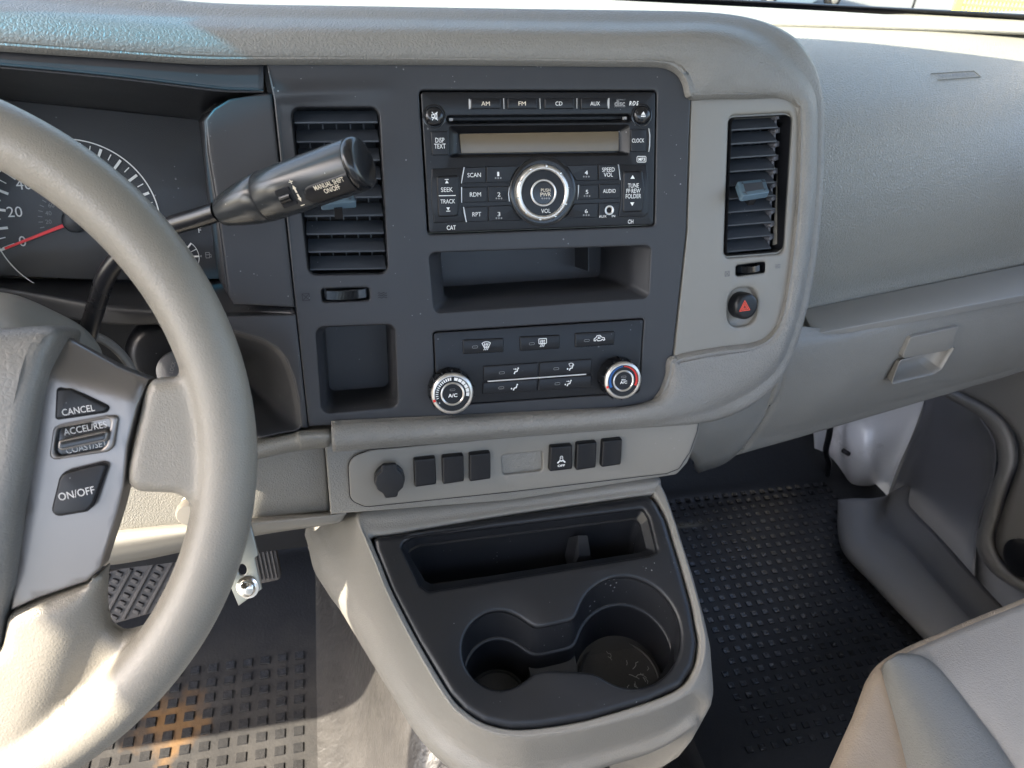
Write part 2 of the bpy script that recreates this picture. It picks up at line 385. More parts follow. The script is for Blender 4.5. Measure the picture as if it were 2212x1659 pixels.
# dash top shelf up to the windscreen
def top_pt(X, t):                                             # t 0 = front, 1 = at the glass
    yb = 1.12-0.16*max(0, X-0.30)**1.0-0.10*max(0, 0.0-X)
    yf = 0.70+0.24*max(0, min(1, (X-0.18)/0.15))
    Y = yf+(yb-yf)*t
    return np.array([X, Y, 0.845+0.004*math.sin(t*3.1)-0.006*max(0, (X-0.7)/0.5)])
mb = MB(); mb.loft([[top_pt(X, t) for t in (0, .25, .5, .75, 1)] for X in (-1.0, -.7, -.4, -.1, .1, .18, .26, .33, .42, .5, .65, .8, 1.0, 1.25)], 3, 4)
mb.obj('dash_top', m_padlight, dash, ang=80, solid=0.004)
mb = MB(); mb.loft([[np.array([X, Y-0.05*abs(X-.15), 0.848+z]) for Y, z in ((.79, 0), (.795, .007), (.82, .009), (.845, .007), (.85, 0))] for X in (-.55, -.2, .05, .2, .30)], 4, 3)
mb.obj('defroster_strip', m_padlight, dash)
# passenger pad: one profile carried along the turned direction
prof = [(0.985, -0.152), (0.90, -0.154), (0.855, -0.160)]
prof = [(y, 1+z) for y, z in prof]
def pr(x, y, Y): p = along(at_yaw(x, y, Y), 0.5); return (p[1], p[2])
prof += [pr(1960, 150, .795), pr(1930, 230, .738), pr(1910, 320, .698), pr(1900, 400, .676), pr(1890, 480, .664), pr(1880, 550, .660), pr(1880, 610, .658), pr(1880, 643, .654)]
prof += [(prof[-1][0]+0.012, prof[-1][1]-0.010), (prof[-1][0]+0.05, prof[-1][1]-0.012)]
def row_at(X, pf): return [along(np.array([0.5, y, z]), X) for y, z in pf]
mb = MB(); mb.loft([row_at(X, prof) for X in (.33, .5, .7, .9, 1.1, 1.3)], 3, 7); hp_, hn_ = surf_hit(mb, 2066, 163); pp = mb.obj('passenger_pad', m_padlight, dash, ang=80, solid=0.004)
sp = Plane(hp_-hn_*.0015, UP, np.cross(hn_, UP))
text(pp, 'SRS AIRBAG', sp, 0, 0, w=0.062, hgt=0.0052, h=0.0026, mat=m_door, bold=0.02)  # embossed letters, their shading put into a darker colour
mb = MB()
for z0, z1 in ((0.0058, 0.0064), (-0.0064, -0.0058)): mb.box(sp, -0.038, 0.036, z0, z1, -0.004, 0.0024)
mb.box(sp, 0.036, 0.0375, -0.0064, 0.0064, -0.004, 0.0022)
mb.obj('embossed_frame', m_padlight, pp)
# glovebox: ledge strip and lid
glove = thing('glovebox', 'grey glovebox lid with recessed pull latch under the passenger dash pad', 'glovebox', (0.75, 0.65, 0.52))
l0 = pr(1880, 646, .648); l1 = pr(1880, 694, .604)
gp = [(l1[0]+.006, l1[1]-.002), pr(1880, 700, .602), pr(1875, 720, .594), pr(1870, 760, .590), pr(1862, 810, .590), pr(1855, 855, .596), pr(1850, 892, .608), pr(1850, 905, .622)]
gp += [(gp[-1][0]+.06, gp[-1][1]-.004), (gp[-1][0]+.25, gp[-1][1]+.01)]
def glove_row(X, sh=0.0):
    lift = 0.0
    if X > 0.86: lift = ((X-0.86)/0.35)**2*0.10
    z0 = gp[0][1]; zb = gp[-1][1]
    out = []
    for y, z in gp:
        k = max(0, min(1, (z0-z)/(z0-zb)))
        out.append(along(np.array([0.5, y+sh, z+lift*k]), X))
    return out
# left boundary of the lid is the curved seam
seam = [(1699, 702), (1697, 722), (1694, 745), (1690, 775), (1678, 830), (1655, 890), (1622, 945), (1585, 983)]
def lid_rows():
    Xs = [.50, .54, .60, .70, .80, .90, 1.0, 1.1, 1.25]
    rr = []
    first = [at_yaw(x, y, Y) for (x, y), Y in zip(seam, [g[0] for g in gp[:8]])]
    first += [first[-1]+np.array([0.0, .06, -.002]), first[-1]+np.array([0, .25, .01])]
    rr.append(first)
    for X in Xs: rr.append(glove_row(X))
    return rr
mb = MB(); mb.loft(lid_rows(), 6, 8); lid = mb.obj('lid', m_padfine, glove, ang=60, solid=0.004)
mb = MB()
pl_l = Plane(along(np.array([0.5, (l0[0]+l1[0])/2, (l0[1]+l1[1])/2]), 0.5), UP, np.array([0, l0[0]-l1[0], l0[1]-l1[1]]))
o = pl_l.px([(1731, 672), (1742, 696), (1757, 722), (1780, 721)], 0)
o += [pl_l.ab(2300, 624), pl_l.ab(2300, 557)]
mb.plate(pl_l, fillet(o, [.003, .006, .006, .004, 0, 0]), 0.002, -0.006, 0.0012); mb.obj('ledge_strip', m_grey, glove)
mb = MB(); mb.plate(pl_l, pl_l.px([(1688, 676), (1700, 728), (1800, 726), (1790, 664)], -.003), -.0035, -.008, 0); mb.obj('ledge_backing', m_padfine, glove)
# latch, with its finger recess below
mid = along(np.array([0.5, gp[3][0], gp[3][1]]), 0.5); hi = np.array([0, gp[2][0]-gp[4][0], gp[2][1]-gp[4][1]])
pg = Plane(mid+np.array([0, -.001, 0]), UP, hi)
mb = MB(); mb.plate(pg, fillet(pg.px([(1945, 775), (1966, 728), (2070, 704), (2055, 748), (2043, 757)], .003), [.003, .003, .002, .004, .006]), 0.004, -0.004, 0.001); mb.obj('latch', m_grey, glove)
ro = ccw(fillet(pg.px([(1941, 778), (2046, 752), (2060, 745), (2030, 795), (2012, 806), (1924, 827), (1928, 812)], .001), [.001, .001, .002, .004, .006, .003, .003]))
cut = MB(); q_ = [[pg.w(a, b, h) for a, b in ro] for h in (-.03, .03)]; cut.ring_strip(q_); cut.cap(q_[0], True); cut.cap(q_[1])
co_ = cut.obj('cutter', m_grey, None, smooth=False)
bm_ = lid.modifiers.new('opening', 'BOOLEAN'); bm_.object = co_; bm_.operation = 'DIFFERENCE'; bm_.solver = 'EXACT'
dg_ = bpy.context.evaluated_depsgraph_get(); dg_.update(); me_ = bpy.data.meshes.new_from_object(lid.evaluated_get(dg_)); lid.modifiers.clear(); lid.data = me_; bpy.data.objects.remove(co_)
mb = MB(); c0 = pg.ab(2000, 782); rings = []
def lidh(a, b): return 0.0
for k, (d_, h_) in enumerate([(-.0012, .0030), (-.0004, .0036), (.0004, .0028), (.0012, -.001), (.002, -.006)]):
    rings.append([pg.w(a, b-(.0 if k < 3 else .0), h_) for a, b in inset(ro, d_)])
for s_, dy, h_ in ((.86, .002, -.012), (.62, .004, -.018)):
    rings.append([pg.w(c0[0]+(a-c0[0])*s_, c0[1]+(b-c0[1])*s_+dy, h_) for a, b in ro])
mb.ring_strip(rings); mb.cap(rings[-1]); mb.obj('latch_recess', m_grey, glove, ang=50)
# lower dash filler between the console and the glovebox lid
def fr(pts): return [at_yaw(x, y, Y) for x, y, Y in pts]
mb = MB()
mb.loft([fr([(1640, 742, .575), (1600, 800, .56), (1555, 860, .555), (1500, 900, .565), (1455, 925, .585)]),
         fr([(1700, 690, .615), (1660, 780, .592), (1605, 860, .575), (1545, 920, .57), (1470, 960, .57)]),
         fr([(1699, 702, .608), (1690, 775, .588), (1668, 850, .588), (1600, 940, .590), (1500, 1000, .60)]),
         fr([(1697, 722, .601), (1688, 775, .588), (1650, 898, .594), (1583, 984, .608), (1500, 1012, .62)]),
         fr([(1700, 722, .63), (1690, 775, .62), (1652, 900, .63), (1580, 992, .66), (1510, 1022, .70)])], 6, 6)
mb.obj('lower_filler', m_padfine, dash, ang=70, solid=0.003)
# ------------------------------------------------------------------ driver side lower trim
Kp = tilted(at_y(640, 1040, .52), 12)
mb = MB(); mb.plate(Kp, fillet(Kp.px([(470, 955), (640, 935), (700, 930), (712, 1108), (560, 1122), (300, 1150), (180, 1160), (180, 990)]), [.001, .001, .001, .004, 0, 0, 0, 0]), 0.0, -0.03, 0.003); mb.obj('knee_panel', m_padfine, dash)
def yy(pts): return [at_y(*p) for p in pts]
mb = MB(); mb.loft([yy([(450, 975, .53), (450, 985, .505), (450, 1000, .497), (450, 1012, .505), (450, 1016, .53)]),
                    yy([(555, 944, .53), (555, 956, .505), (556, 975, .497), (557, 988, .503), (557, 992, .53)]),
                    yy([(632, 926, .53), (634, 938, .503), (638, 956, .495), (640, 970, .502), (640, 975, .53)]),
                    yy([(645, 922, .53), (648, 934, .500), (651, 950, .492), (653, 968, .500), (653, 974, .53)]),
                    yy([(713, 918, .53), (714, 930, .499), (715, 946, .491), (712, 962, .500), (710, 968, .53)])], 5, 5); mb.obj('knee_rail', m_padfine, dash, ang=60, solid=0.003)
mb = MB(); mb.loft([yy([(60, 1160, .53), (60, 1185, .505), (60, 1215, .50), (60, 1235, .515), (60, 1225, .60)]),
                    yy([(253, 1138, .525), (253, 1155, .505), (253, 1185, .50), (253, 1218, .515), (253, 1212, .60)]),
                    yy([(400, 1124, .525), (400, 1138, .505), (400, 1160, .50), (400, 1190, .515), (400, 1186, .60)]),
                    yy([(560, 1112, .525), (560, 1122, .505), (560, 1136, .50), (560, 1156, .515), (560, 1150, .60)]),
                    yy([(700, 1104, .525), (701, 1110, .505), (700, 1120, .50), (697, 1136, .512), (696, 1130, .60)]),
                    yy([(745, 1100, .525), (748, 1104, .505), (745, 1114, .503), (735, 1128, .515), (730, 1126, .60)])], 6, 5); mb.obj('knee_panel_roll', m_grey, dash, ang=70, solid=0.003)
# panel round the switch strip
Sp = tilted(at_y(770, 985, .508), 14)
mb = MB(); mb.plate(Sp, fillet(Sp.px([(700, 945), (1200, 915), (1480, 890), (1520, 890), (1506, 950), (1486, 1000), (1462, 1026), (1100, 1082), (714, 1112)]), [0, 0, .005, .012, .02, .015, .01, 0, .002]), 0.0, -0.03, 0.002); mb.obj('switch_surround', m_padfine, dash)

mb = MB(); mb.box(Plane((.15, .95, .64), (1, 0, 0), (0, 0, 1)), -.93, .60, -.12, .12, -.18, .15); mb.obj('dash_light_block', m_black, dash)  # added box inside the dash, stops light leaking through the gaps
kb_ = Plane((-.53, .52, .70), (1, 0, 0), (0, 0, 1)); mb = MB(); mb.plate(kb_, fillet([(-.26, -.215), (.25, -.215), (.25, -.03), (.16, .0), (.16, .185), (-.26, .185)], .02), 0, -.26, .015, back=True); mb.obj('knee_sun_block', m_padfine, dash)  # unseen dash end, added as a block to shade the driver's floor

rk_ = Plane(at_y(408, 1106, .488), (1, 0, 0), (0, .3, 1)); mb = MB(); mb.lathe(rk_, 0, 0, [(.0075, -.02), (.0095, -.002), (.0095, .004), (.008, .0062), (.0001, .0066)], 24); mb.obj('release_knob', m_cream, dash, ang=50)
# ================================================================== CENTRE BEZEL
bez = thing('centre_stack', 'dark grey centre stack bezel with two open storage pockets around the radio', 'bezel', Fp.w(-.03, -.07))
SL = [Fp.ab(*p) for p in ((574, 129), (590, 205), (637, 660), (667, 921))]
bez_out = SL[::-1]+[]
bez_out = [Fp.ab(574, 129), Fp.ab(592, 215), Fp.ab(639, 662), Fp.ab(667, 921)]+[Fp.ab(1372, 886), (.1165, -.2115), Fp.ab(1450, 778), Fp.ab(1480, 500), Fp.ab(1486, 300), (.1265, .0725)]
bez_out = fillet(bez_out, 0, 8) if False else bez_out
bo = ccw(bez_out)
def near(p, q, e=.004): return abs(p[0]-q[0])+abs(p[1]-q[1]) < e
bo = fillet(bo, [.028 if near(p, (.1265, .0725)) else (.034 if near(p, (.1165, -.2115)) else 0) for p in bo], 10)
c4 = lambda x, y: (877.7+x*.26985, 164.6+y*.26985)
c5 = lambda x, y: (877.7+x*.26985, 658.3+y*.26985)
rad_out = fillet(Fp.px([(908, 199), (1414, 199), (1410, 485), (926, 503)]), .0022)
ven_out = fillet(Fp.px([(629, 233), (818, 232), (838, 590), (668, 593)]), .006)
cub_out = fillet(Fp.px([(683, 707), (852, 700), (859, 878), (696, 892)]), .006)
poc_out = fillet(Fp.px([(926, 546), (1404, 530), (1399, 642), (938, 675)]), .005)
cli_ab = [(-.0885, -.131), (.0895, -.131), (.0865, -.1945), (-.0885, -.1915)]
cli_out = fillet(cli_ab, .0025)
whl_out = fillet(Fp.px([(694, 624), (797, 621), (799, 648), (697, 652)]), .002)
def bez_h(a, b):
    fade = max(0, min(1, (-.105-a)/.065)); d = b-(.0475+(a+.19)*.05)
    return .0024*fade*math.exp(-(d/.0055)**2)-.0012*fade/(1+math.exp(d/.003))
mb = MB(); mb.plate(Fp, bo, 0.002, -0.02, 0.0012, [inset(rad_out, -.0012), ven_out, cub_out, poc_out, inset(cli_out, -.0006), whl_out], hf=bez_h, grid=.0024, hbev=.0014); mb.obj('panel', m_dark, bez, ang=50)
def pocket(pl, out, levels, name, mat, par, top=0.001):
    out = ccw(out); rings = [[pl.w(a, b, top) for a, b in out]]
    c = np.mean(np.array(out), 0)
    for (sx, sy, dx, dy, h) in levels:
        rings.append([pl.w(c[0]+(a-c[0])*sx+dx, c[1]+(b-c[1])*sy+dy, h) for a, b in out])
    m = MB(); m.ring_strip(rings); m.cap(rings[-1]); return m.obj(name, mat, par, ang=35)
pocket(Fp, inset(cub_out, -.0004), [(.90, .95, .001, .0, -.006), (.86, .93, .001, .0, -.012), (.84, .90, .001, 0, -.055)], 'storage_pocket', m_dark, bez)
p2k = pocket(Fp, inset(poc_out, -.0004), [(.905, .88, .0, .0035, -.010), (.875, .84, .0, .0045, -.017), (.85, .80, 0, .0045, -.085)], 'storage_tray', m_dark, bez)
mb = MB(); mb.box(Fp, .0560, .0566, -.094, -.064, -.085, -.045); mb.obj('seam', m_black, p2k)
pocket(Fp, inset(whl_out, -.0003), [(.97, .9, 0, 0, -.004), (.9, .8, 0, 0, -.012)], 'wheel_recess', m_dark, bez)
# seam strip at the left edge: shadow gap bottom
mb = MB(); mb.plate(Fp, [Fp.ab(564, 120), Fp.ab(582, 120), Fp.ab(600, 215), Fp.ab(647, 662), Fp.ab(676, 925), Fp.ab(655, 925), Fp.ab(628, 662), Fp.ab(578, 215)], -.008, -.012, 0); mb.obj('gap_backing', m_black, bez)
def icon_shut(mbx, pl, a, b, s, h):
    q = [(a-s, b-s), (a+s, b-s), (a+s, b+s), (a-s, b+s)]; mbx.stroke(pl, q, s*.16, h, True); mbx.stroke(pl, [q[0], q[2]], s*.16, h); mbx.stroke(pl, [q[1], q[3]], s*.16, h)
def icon_wave(mbx, pl, a, b, s, h):
    for k in (-1, 0, 1): mbx.stroke(pl, [(a-s+2*s*i/8, b+k*s*.5+.13*s*math.sin(i*1.57)) for i in range(9)], s*.16, h)
def thumbwheel(par, pl, a, b, wd, ht, name='thumb_wheel'):
    m = MB(); Rw = wd*.72; hz = .0045-Rw; n = 90; rings = []
    for k, zz in enumerate((-ht/2, -ht/2*.86, ht/2*.86, ht/2)):
        rr = []
        for i in range(61):
            t = math.radians(-44+88*i/60); r_ = Rw-(.0006 if k in (0, 3) else 0)-(.0004 if i % 2 else 0)
            rr.append(pl.w(a+r_*math.sin(t), b+zz, hz+r_*math.cos(t)))
        rings.append(rr)
    m.ring_strip(rings, closed=False, flip=False)
    for rr in (rings[0], rings[-1]):
        base = [q-pl.n*.02 for q in rr]; m.ring_strip([rr, base] if rr is rings[-1] else [base, rr], closed=False)
    return m.obj(name, m_gloss, par, ang=15)
# ================================================================== AIR VENTS
def vent(label, pl, corners, n, depth, tabpos, tilt, smat, endlink):
    q = [pl.ab(*p) for p in corners]                          # tl, tr, br, bl
    c = np.mean(np.array(q), 0)
    t = thing('air_vent', label, 'air vent', pl.w(c[0], c[1]), 'air vents beside the radio')
    out = fillet(q, .005)
    rings = [[pl.w(a, b, 0.0015) for a, b in inset(ccw(out), -.0002)], [pl.w(a, b, -depth) for a, b in inset(ccw(out), .001)]]
    m = MB(); m.ring_strip(rings); m.cap(rings[-1]); m.obj('duct', m_black, t, ang=35)
    m = MB()
    for k in range(1, 6):
        f0 = k/6; A = np.array(q[0])*(1-f0)+np.array(q[1])*f0; B = np.array(q[3])*(1-f0)+np.array(q[2])*f0
        m.box(pl, min(A[0], B[0])-.0004, min(A[0], B[0])+.0004, B[1]+.002, A[1]-.002, -.034, -.020)
    m.obj('rear_fins', smat, t)
    first = None
    for i in range(n):
        f0 = (i+.46)/n
        A = np.array(q[0])*(1-f0)+np.array(q[3])*f0; B = np.array(q[1])*(1-f0)+np.array(q[2])*f0
        A = A+np.array([.0012, 0]); B = B-np.array([.0012+endlink, 0]); m = MB(); ch = .0145; ct, s_ = math.cos(math.radians(tilt)), math.sin(math.radians(tilt))
        prof_ = [(-.0, .0009), (ch*.5, .0011), (ch, .0005), (ch, -.0005), (ch*.5, -.0011), (0, -.0009), (-.0005, 0)]
        rr = []
        for (a, b) in (A, B):
            rr.append([pl.w(a, b-.004+x*s_*1+y*ct, -.0035-x*ct+y*s_) for x, y in prof_])
        m.ring_strip(rr, flip=True); m.cap(rr[0]); m.cap(rr[1], True); m.obj('slat', smat, t, ang=30)
        if endlink:
            m = MB(); m.box(pl, B[0]+.0005, B[0]+.0025, B[1]-.003, B[1]+.003, -.018, -.008); m.lathe(pl, B[0]+.002, B[1]+.0045, [(.0022, -.016), (.0022, -.007), (.0014, -.006)], 10, cap1=True)
            m.box(pl, B[0]+.0045, B[0]+.009, B[1]+.003, B[1]+.0075, -.013, -.011); m.obj('slat_pivot', m_doordark, t)
    # adjuster tab
    P = [pl.ab(*p, .010) for p in tabpos]; cc = np.mean(np.array(P), 0)
    tp = pl.rot(cc[0], cc[1], 0)
    v2 = nrm(tp.v*math.cos(math.radians(52))+(-tp.n)*math.sin(math.radians(52)))
    tp2 = Plane(tp.o+tp.n*.010, tp.u, v2)
    lo = fillet([tp2.ab(*p) for p in tabpos], .0015)
    m = MB(); m.plate(tp2, lo, .0022, -.0035, .0012, back=True); tb = m.obj('adjuster_tab', m_tab, t, ang=50)
    m = MB(); m.plate(tp2, inset(ccw(lo), .0042), .0026, .0018, .0003); m.obj('grip_inlay', m_slat, tb)
    m = MB(); m.box(tp2, cc[0]*0-.003, .003, -.006, .004, -.012, -.002); m.obj('tab_stem', m_black, tb)
    return t
vent('dark slatted air vent in the dark bezel, partly hidden by the shift knob', Fp, [(629, 233), (818, 232), (838, 590), (668, 593)], 9, .05, [(690, 428), (762, 422), (770, 440), (694, 446)], 38, m_slat, 0)
# ================================================================== RIGHT SIDE PANEL
side = thing('side_panel', 'smooth light grey panel wrapping the right edge of the bezel around the narrow air vent', 'trim panel', Gp.w(.03, -.05))
so = [Gp.ab(1489, 213), Gp.ab(1487, 300), Gp.ab(1481, 500), Gp.ab(1452, 777), Gp.ab(1650, 746), Gp.ab(1694, 690), Gp.ab(1714, 555), Gp.ab(1727, 400), Gp.ab(1729, 300), Gp.ab(1728, 203), Gp.ab(1600, 204)]
soc = ccw(so)
b0 = Gp.ab(1728, 203); b1 = Gp.ab(1650, 746); b2 = Gp.ab(1694, 690)
so2 = fillet(soc, [.016 if near(p, b0) else (.012 if near(p, b1) or near(p, b2) else 0) for p in soc], 8)
rv = [(1579, 256), (1698, 250), (1681, 538), (1568, 551)]
rv_out = fillet(Gp.px(rv), .0045)
rv_frame = fillet(Gp.px([(1574, 250), (1712, 243), (1692, 548), (1563, 558)]), .006)
rw_out = fillet(Gp.px([(1590, 574), (1651, 566), (1650, 588), (1590, 596)]), .002)
hz_c = Gp.ab(1604, 661); 
hz_out = [(hz_c[0]+.0155*math.copysign(abs(math.cos(t))**.7, math.cos(t)), hz_c[1]+.0172*math.copysign(abs(math.sin(t))**.7, math.sin(t))-.001) for t in [2*math.pi*k/40 for k in range(40)]]
mb = MB(); mb.plate(Gp, inset(ccw(so2), .0015), 0.001, -0.02, 0.0008, [rv_frame, rw_out, hz_out], hbev=.0025, grid=.01); mb.obj('panel', m_grey, side, ang=50)
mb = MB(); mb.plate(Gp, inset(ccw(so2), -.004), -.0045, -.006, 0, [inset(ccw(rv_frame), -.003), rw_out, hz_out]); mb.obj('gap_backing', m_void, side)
ro, ri = ccw(rv_frame), None
mb = MB(); rr_ = [[Gp.w(a, b, -.0022) for a, b in inset(ro, -.002)], [Gp.w(a, b, -.0022) for a, b in inset(ro, .0012)], [Gp.w(a, b, -.006) for a, b in inset(ro, .0022)], [Gp.w(a, b, -.012) for a, b in inset(ro, .0026)]]
mb.ring_strip(rr_); mb.obj('vent_frame', m_grey, side, ang=50)
pocket(Gp, [(hz_c[0]+(a-hz_c[0])*1.02, hz_c[1]+(b-hz_c[1])*1.02) for a, b in hz_out], [(.96, .96, 0, .0, -.003), (.88, .9, 0, .001, -.0045), (.6, .6, 0, 0, -.005)], 'switch_recess', m_grey, side, 0)
pocket(Gp, inset(ccw(rw_out), -.0003), [(.95, .9, 0, 0, -.004), (.9, .8, 0, 0, -.012)], 'wheel_recess', m_black, side)
rc = np.mean(np.array(rw_out), 0)
thumbwheel(side, Gp, rc[0], rc[1], .0185, .0058)
mb = MB(); a, b = Gp.ab(1569, 591); icon_shut(mb, Gp, a, b, .0021, .0013); mb.obj('closed_symbol', m_doordark, side); mb = MB(); a, b = Gp.ab(1678, 575); icon_wave(mb, Gp, a, b, .0026, .0013); mb.obj('airflow_symbol', m_doordark, side)
vent('narrow dark slatted air vent in the light grey side panel', Gp, [(1579, 256), (1706, 249), (1688, 540), (1568, 551)], 10, .05, [(1591, 396), (1651, 390), (1660, 419), (1602, 428)], 38, m_slat, .008)
hz = thing('hazard_switch', 'round black hazard warning switch with a red triangle below the right vent', 'switch', Gp.w(*hz_c))
mb = MB(); mb.lathe(Gp, hz_c[0], hz_c[1]+.0005, [(.0118, -.005), (.0118, .0035), (.0112, .0055), (.0098, .0070), (.0085, .0072)], 40, cap1=True); hb = mb.obj('push_button', m_black, hz, ang=60)
a, b = Gp.ab(1609, 663, .0075)
mb = MB(); tri = lambda s: [(a-s, b-s*.62), (a+s, b-s*.62), (a, b+s*1.05)]
mb.stroke(Gp, tri(.0052), .0007, .0074, True); mb.stroke(Gp, tri(.0033), .0006, .0074, True); mb.stroke(Gp, tri(.0018), .0005, .0074, True); mb.obj('warning_triangle', m_hazard, hb)
# thumb wheel and symbols in the dark bezel
wc = np.mean(np.array(whl_out), 0)
thumbwheel(bez, Fp, wc[0], wc[1], .030, .0075)
mb = MB(); a, b = Fp.ab(661, 641); icon_shut(mb, Fp, a, b, .0026, .0023); mb.obj('closed_symbol', m_black, bez); mb = MB(); a, b = Fp.ab(826, 637); icon_wave(mb, Fp, a, b, .0034, .0023); mb.obj('airflow_symbol', m_black, bez)
# ================================================================== RADIO
rad = thing('car_radio', 'black car radio with blank display strip and a silver ringed volume knob', 'radio', Fp.w(0, 0))
def F4(x, y, h=.003): return Fp.ab(*c4(x, y), h)
def q4(pts, h=.003): return [F4(x, y, h) for x, y in pts]
dsp_rec = fillet(q4([(345, 405), (1785, 392), (1785, 628), (350, 645)]), .002)
slot_rec = fillet(q4([(318, 318), (1805, 305), (1805, 362), (330, 378)]), .003)
mb = MB(); mb.plate(Fp, rad_out, .0022, -.015, .0012, [dsp_rec, slot_rec]); mb.obj('faceplate', m_black, rad, ang=50)
pocket(Fp, inset(ccw(dsp_rec), -.0002), [(.955, .82, 0, -.0005, -.002), (.90, .70, 0, -.0012, -.0045)], 'display_recess', m_black, rad, .0018)
pocket(Fp, inset(ccw(slot_rec), -.0002), [(.98, .55, 0, .001, -.003), (.97, .35, 0, .001, -.008)], 'disc_slot', m_black, rad, .0018)
mb = MB(); mb.plate(Fp, q4([(425, 461), (1700, 441), (1700, 598), (440, 617)], -.003), -.0030, -.0046, .0003); mb.obj('display', m_lcd, rad)
mb = MB()
for x, y in ((357, 347), (1748, 336)):
    a, b = F4(x, y, .0); mb = MB(); mb.box(Fp, a-.0014, a+.0014, b-.001, b+.001, -.002, .0008); mb.obj('slot_marker', m_greyprint, rad)
def button(par, pl, pts, h, name='button', r=.0008, bot=-.002, bev=.0006, mt=None, gap=.00025, label=None):
    m = MB(); m.plate(pl, inset(fillet(pts, r, 4), gap), h, bot, bev, nb=2); o = m.obj(name, mt or m_black, par, ang=50)
    if label: o['label'] = label
    return o
def lab(par, s, x, y, wpx, hpx, fn=F4, pl=None, h=.0035, mt=None, k=.26985/2738*1.0, **kw):
    a, b = fn(x, y, h); text(par, s, pl or Fp, a, b, wpx*k, hpx*k, h+.0002, mt or m_white, **kw)
RB = .0036
for s, x0, x1, y0, wd in (('AM', 512, 756, 175, 66), ('FM', 806, 1048, 174, 58), ('CD', 1102, 1340, 173, 56), ('AUX', 1392, 1610, 172, 78)):
    bt = button(rad, Fp, q4([(x0, y0+4), (x1, y0+1), (x1, 264), (x0, 267)]), .0042)
    lab(bt, s, (x0+x1)/2+(0 if s != 'AUX' else 10), 219, wd, 30, h=.0042, mt=m_cream if s in 'AM FM' else m_white)
mb = MB()
for pts in ([(499, 182), (508, 182), (522, 222), (510, 262), (501, 262)], [(1625, 176), (1616, 176), (1604, 215), (1615, 258), (1624, 258)], [(776, 178), (781, 178), (784, 262), (779, 262)], [(1066, 178), (1071, 178), (1074, 262), (1069, 262)], [(1362, 176), (1367, 176), (1367, 260), (1362, 260)],
            [(1938, 415), (1944, 420), (1952, 470), (1950, 560), (1942, 605), (1937, 605), (1944, 550), (1945, 470)]):
    mb = MB(); mb.plate(Fp, q4(pts), .0034, 0, 0); mb.obj('bright_trim', m_silver, rad)
for nm, x, y, r_ in (('mute_button', 224, 322, .0146/2.), ('eject_button', 1886, 311, .0146/2)):
    a, b = F4(x, y)
    m = MB(); m.lathe(Fp, a, b, [(r_+.0014, .0015), (r_+.0014, .0026), (r_+.0006, .0028), (r_+.0003, .0015)], 32); ring = m.obj('bezel_ring', m_gloss, rad, ang=60)
    m = MB(); m.lathe(Fp, a, b, [(r_*.98, 0), (r_*.95, .0035), (r_*.8, .0048), (r_*.5, .0056), (.0001, .0058)], 32); bt = m.obj(nm, m_gloss, rad, ang=60)
    m = MB(); s = .0022
    if nm[0] == 'm':
        m.stroke(Fp, [(a-s*1.0, b-s*.45), (a-s*1.0, b+s*.45), (a-s*.3, b+s*.45), (a+s*.7, b+s*1.1), (a+s*.7, b-s*1.1), (a-s*.3, b-s*.45)], s*.22, .006, True)
        m.stroke(Fp, [(a-s*.9, b+s*1.3), (a+s*.9, b-s*1.3)], s*.2, .0061); m.stroke(Fp, [(a-s*.9, b-s*1.3), (a+s*.9, b+s*1.3)], s*.2, .0061)
    else:
        m.blob(Fp, [(a-s*.8, b), (a+s*.8, b), (a, b+s*1.1)], .0061); m.stroke(Fp, [(a-s*.8, b-s*.5), (a+s*.8, b-s*.5)], s*.4, .0061)
    m.obj('symbol', m_white, bt)
bt = button(rad, Fp, q4([(192, 440), (337, 437), (343, 634), (205, 637)]), .0040); lab(bt, 'DISP\nTEXT', 268, 536, 86, 78, h=.004)
bt = button(rad, Fp, q4([(1790, 425), (1917, 423), (1914, 605), (1791, 608)]), .0040); lab(bt, 'CLOCK', 1855, 515, 104, 30, h=.004)
fl = fillet(q4([(1848, 642), (1920, 642), (1920, 687), (1848, 687)]), .0008)
mb = MB(); mb.stroke(Fp, fl, .0005, .0026, True); mb.obj('format_badge', m_white, rad)
lab(rad, 'MP3', 1884, 665, 56, 26, h=.0026, bold=.02); lab(rad, 'R·D·S', 1821, 217, 78, 34, h=.0026, shear=.25, bold=.02)
lab(rad, 'disc', 1708, 217, 88, 46, h=.0026, mt=m_greyprint, bold=.03, name='disc_badge'); lab(rad, 'COMPACT', 1716, 189, 78, 10, h=.0026, mt=m_greyprint); lab(rad, 'DIGITAL AUDIO', 1708, 244, 92, 9, h=.0026, mt=m_greyprint)
lab(rad, 'CAT', 360, 1212, 72, 34, h=.0026, bold=.01); lab(rad, 'CH', 1795, 1164, 48, 32, h=.0026, bold=.01)
KC = F4(1095, 934, .010); kb = Fp.ab(*c4(1092, 925), .003)
def arcpts(r, t0, t1, n=8): return [(kb[0]+r*math.cos(math.radians(t0+(t1-t0)*k/n)), kb[1]+r*math.sin(math.radians(t0+(t1-t0)*k/n))) for k in range(n+1)]
RK = .0268
btn = []
btn.append(('SCAN', q4([(466, 727), (632, 722), (636, 855), (442, 860)]), (543, 791), 105, 32))
btn.append(('RDM', q4([(442, 886), (645, 881), (649, 1010), (450, 1015)]), (553, 947), 88, 32))
btn.append(('RPT', q4([(456, 1045), (650, 1038), (653, 1163), (482, 1170)]), (564, 1105), 70, 32))
btn.append(('1', [F4(640, 720), F4(918, 715)]+arcpts(RK, 124, 152)+[F4(832, 850), F4(639, 855)], (735, 783), 16, 32))
btn.append(('2', [F4(650, 881), F4(822, 878)]+[F4(812, 940)]+[F4(832, 1004), F4(654, 1010)], (741, 946), 24, 32))
